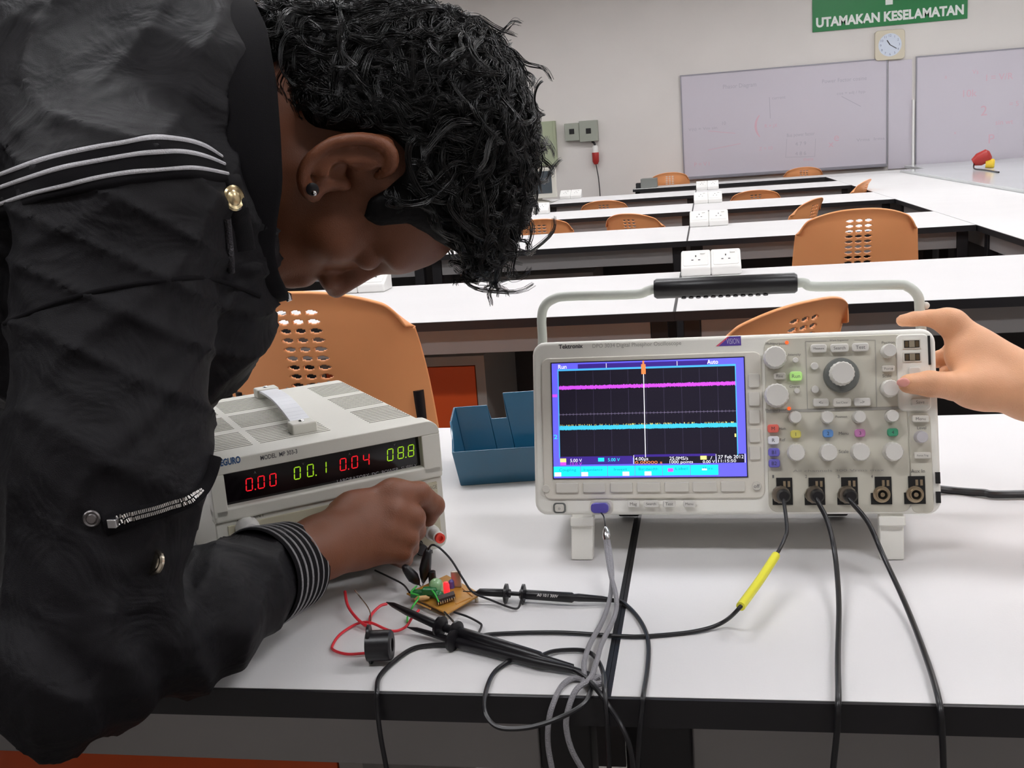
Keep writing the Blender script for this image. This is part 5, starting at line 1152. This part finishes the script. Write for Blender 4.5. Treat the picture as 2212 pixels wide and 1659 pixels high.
# stand collar
def collar():
    ry = [0, 60, 180, 300, 400, 470, 540, 600, 645]; rx = [548, 577, 598, 607, 611, 600, 592, 602, 624]
    by = [-20, 100, 200, 330, 500, 600, 670]; bx = [418, 450, 474, 488, 500, 528, 575]
    vs = []; NA, NLf = 64, 10
    def P(a, l, inner):
        top, bot = -8+(-12)*l, 648+14*l; py = (top+bot)/2-(bot-top)/2*math.cos(a); px = (1-l)*np.interp(py, ry, rx)+l*np.interp(py, by, bx)
        d = .99-.088*math.sin(a)*(1+.12*l)-(.006*math.sin(math.pi*l)*(1 if math.sin(a) > 0 else -1)); base = V(px, py, d)
        if inner:
            cen_ = V(px, 320, .99); v_ = cen_-base; base = base+v_/np.linalg.norm(v_)*.0045
        return base-PO1
    for inner in (0, 1):
        for l in range(NLf+1):
            for k in range(NA): vs.append(P(2*math.pi*k/NA, l/NLf, inner))
    fs = []; W_ = (NLf+1)*NA
    for inner in (0, 1):
        for l in range(NLf):
            for k in range(NA):
                q4 = (inner*W_+l*NA+k, inner*W_+l*NA+(k+1) % NA, inner*W_+(l+1)*NA+(k+1) % NA, inner*W_+(l+1)*NA+k); fs.append(q4 if inner else q4[::-1])
    for l in (0, NLf):
        for k in range(NA): fs.append((l*NA+k, l*NA+(k+1) % NA, W_+l*NA+(k+1) % NA, W_+l*NA+k))
    return MB().use(RIB).add(vs, fs)
co = collar().build('collar', jacket, angle=80)
MB().use(CHROME).tube([V(604, 628, .99)-PO1, V(622, 640, .985)-PO1, V(626, 650, .985)-PO1], [.002, .004, .0025], 10).build('zip_pull', jacket)
# cuff
cA = V(556, 1250, .975); cB = V(632, 1221, 1.027); ax_ = (cB-cA); LN = np.linalg.norm(ax_); ax_ /= LN
e1 = UP-ax_*(UP@ax_); e1 /= np.linalg.norm(e1); e2 = np.cross(ax_, e1)
def ringp(t, r, n=48): return [cA+ax_*LN*t+(e1*math.cos(2*math.pi*k/n)+e2*math.sin(2*math.pi*k/n))*r-PO1 for k in range(n)]
prof = [(-.05, .046), (.0, .0475), (.15, .0462), (.3, .0455), (.5, .0448), (.7, .0440), (.9, .0432), (1., .0425), (1.02, .041), (1., .0385), (.6, .037)]
vs = []; fs = []
for t, r in prof: vs += ringp(t, r)
for i in range(len(prof)-1):
    for k in range(48): fs.append((i*48+k, (i+1)*48+k, (i+1)*48+(k+1) % 48, i*48+(k+1) % 48))
cf_ = MB().use(RIB).add(vs, fs).build('cuff', jacket, angle=80)
for t in (.04, .22, .40, .58, .76, .93):
    MB().use(KNITD).tube(ringp(t, .0473-.0052*t), .0011, 6, closed=True).build('cuff_stripe', cf_)
# trousers and shoes
TRO = mat('dark jeans', (34, 38, 52), .8, bump=.5, bscale=900)
hip = np.array([-.85, -.17, .95]); leg = lambda s_: [hip+np.array([.085*s_, 0, -.02]), hip+np.array([.10*s_, -.02, -.45]), hip+np.array([.11*s_, -.05, -.88])]
trf = uni([chain(leg(1), [.095, .068, .055], .03), chain(leg(-1), [.095, .068, .055], .03), ell(hip, np.eye(3), (.17, .12, .11))], .03)
tv, tf_ = snet(lambda p: trf(p)-.3*folds(p), (-1.12, -.42, .0), (-.55, .02, 1.12), .008); mesh_obj('trousers', tv, tf_, TRO, person, PO1)
for s_ in (1, -1):
    f0 = leg(s_)[2]; sf = uni([cap((f0[0], f0[1]-.02, .05), (f0[0]+.01*s_, f0[1]+.15, .035), .045, .036), cap((f0[0], f0[1], .1), (f0[0], f0[1], .05), .045, .045)], .02)
    v_, f_ = snet(lambda p: np.maximum(sf(p), .004-p[:, 2]), (f0[0]-.09, f0[1]-.12, -.01), (f0[0]+.09, f0[1]+.24, .16), .007); mesh_obj('shoe', v_, f_, BLK, person, PO1)

# ---------- second person: only the right hand and forearm come into view
P2O = np.array([1.02, -.2, 0]); p2 = empty('person', tuple(P2O))
tag(p2, 'person whose bare hand and forearm reach in from the right to hold the oscilloscope', 'person')
D2 = .0
wr = V(2225, 842, 1.10); el2 = np.array([.70, .25, .92]); sh2 = np.array([.82, .02, 1.18])
pm2 = uni([cap(V(2070, 712, 1.125), V(2225, 832, 1.10), .0155, .026), cap(V(2085, 765, 1.12), V(2225, 835, 1.10), .020, .027), cap(V(2098, 838, 1.09), V(2230, 852, 1.095), .0175, .026), cap(V(2105, 770, 1.115), V(2110, 830, 1.095), .023, .02)], .014)
f2 = [chain([V(2058, 698, 1.125), V(2008, 687, 1.13), V(1974, 689, 1.128), V(1949, 693, 1.125)], [.0130, .0088, .0078, .0066], .003),
      chain([V(2070, 722, 1.135), V(2062, 742, 1.165), V(2050, 765, 1.18), V(2024, 772, 1.178)], [.0125, .0095, .0085, .0075], .003),
      chain([V(2080, 748, 1.135), V(2072, 765, 1.16), V(2052, 778, 1.175), V(2020, 782, 1.175)], [.0115, .009, .008, .007], .003),
      chain([V(2092, 780, 1.13), V(2086, 790, 1.15), V(2066, 800, 1.165), V(2040, 803, 1.165)], [.0105, .008, .007, .0062], .003)]
th2 = chain([V(2125, 838, 1.095), V(2062, 834, 1.078), V(2008, 829, 1.064), V(1962, 829, 1.059)], [.021, .0145, .0128, .0098], .004)
nk2 = sph(V(2046, 688, 1.12), .0105)
ar2 = [cap(wr, el2, .0275, .042), cap(el2, sh2, .044, .052)]
hc = np.array([.90, .10, 1.50]); ax2 = np.eye(3)
tor2 = [cap((1.03, -.22, .98), (.98, -.12, 1.2), .13, .14), cap((.98, -.1, 1.2), (.95, .0, 1.32), .12, .08), cap(sh2, (1.1, .02, 1.24), .06, .06), cap((.94, .0, 1.3), (.91, .07, 1.42), .055, .05)]
hd2 = [ell((.90, .09, 1.53), ax2, (.075, .098, .09)), ell((.895, .13, 1.47), ax2, (.055, .055, .065)), sph((.89, .165, 1.425), .018), cap((.893, .185, 1.52), (.888, .2, 1.475), .008, .011), sph((.975, .08, 1.5), .014), sph((.825, .08, 1.5), .014), cap((.865, .182, 1.45), (.915, .182, 1.45), .007, .007)]
sl2 = np.array([1.16, .02, 1.22]); el2b = np.array([1.22, .02, .96]); wr2b = np.array([1.12, .12, .80])
arL2 = [cap(sl2, el2b, .05, .04), cap(el2b, wr2b, .04, .028), cap(wr2b, wr2b+np.array([-.05, .03, -.01]), .027, .024)]
fL2 = [chain([wr2b+np.array([-.06, .0+.018*k, -.012]), wr2b+np.array([-.10, .01+.02*k, -.016]), wr2b+np.array([-.13, .01+.021*k, -.022])], [.0095, .0085, .0075], .003) for k in range(4)]+[chain([wr2b+np.array([-.03, -.01, -.01]), wr2b+np.array([-.06, -.035, -.02]), wr2b+np.array([-.08, -.045, -.024])], [.012, .010, .008], .003)]
def hand2_f(p):
    h_ = pm2(p); h_ = smin(h_, nk2(p), .014); h_ = smin(h_, np.minimum.reduce([g(p) for g in f2]), .010); return smin(h_, th2(p), .012)
H2F = near(V(2090, 780, 1.11), .19, hand2_f)
def upper2_f(p):
    t = hd2[0](p)
    for g in hd2[1:2]: t = smin(t, g(p), .03)
    for g in hd2[2:]: t = smin(t, g(p), .008)
    return t
H2H = near((.9, .1, 1.5), .25, upper2_f)
def handl2_f(p):
    t = fL2[0](p)
    for g in fL2[1:]: t = smin(t, g(p), .005)
    return t
H2L = near(wr2b+np.array([-.08, 0, 0]), .17, handl2_f)
def body2(p):
    a = smin(ar2[0](p), ar2[1](p), .02); h_ = smin(H2F(p), a, .015)
    t = tor2[0](p)
    for g in tor2[1:]+arL2: t = smin(t, g(p), .03)
    t = smin(t, H2H(p), .03); t = smin(t, H2L(p), .008)
    return smin(t, h_, .02)
vs, fs = snet(body2, (.22, -.42, .72), (1.34, .45, 1.68), .0033)
mesh_obj('body', vs, fs, SK2, p2, P2O)
NAIL = mat('fingernail', (232, 160, 148), .3, coat=.3)
o = MB().use(NAIL).sphere((0, 0, 0), .0062, 10, (1.0, .35, .75)).build('thumbnail', p2); n_ = Vector(V(1951, 826, 1.0505)-P2O); o.location = n_
sh2f = uni([tor2[0], tor2[1], tor2[2], cap(sh2, sh2+(el2-sh2)*.45, .066, .062), cap(sl2, sl2+(el2b-sl2)*.5, .066, .06)], .03)
ncut = sph((.92, .05, 1.44), .08)
v_, f_ = snet(lambda p: smax(sh2f(p)-.012-.5*folds(p), -ncut(p), .01), (.6, -.45, .78), (1.42, .22, 1.5), .008); mesh_obj('shirt', v_, f_, mat('grey shirt', (120, 124, 132), .8, bump=.4, bscale=900), p2, P2O)
hip = np.array([1.03, -.24, .93]); trf2 = uni([chain(leg(1), [.095, .068, .055], .03), chain(leg(-1), [.095, .068, .055], .03), ell(hip, np.eye(3), (.17, .12, .11))], .03)
v_, f_ = snet(trf2, (.7, -.5, .0), (1.36, -.02, 1.1), .01); mesh_obj('trousers', v_, f_, TRO, p2, P2O)
for s_ in (1, -1):
    f0 = leg(s_)[2]; sf = uni([cap((f0[0], f0[1]-.02, .05), (f0[0]+.01*s_, f0[1]+.15, .035), .045, .036), cap((f0[0], f0[1], .1), (f0[0], f0[1], .05), .045, .045)], .02)
    v_, f_ = snet(lambda p: np.maximum(sf(p), .004-p[:, 2]), (f0[0]-.09, f0[1]-.12, -.01), (f0[0]+.09, f0[1]+.24, .16), .008); mesh_obj('shoe', v_, f_, BLK, p2, P2O)
hr2 = lambda p: smax(ell((.90, .075, 1.545), ax2, (.085, .105, .095))(p), -cap((.9, .2, 1.47), (.9, .2, 1.5), .09, .09)(p), .01)
v_, f_ = snet(hr2, (.78, -.06, 1.40), (1.02, .22, 1.68), .007); mesh_obj('hair', v_, f_, HAIRB, p2, P2O)
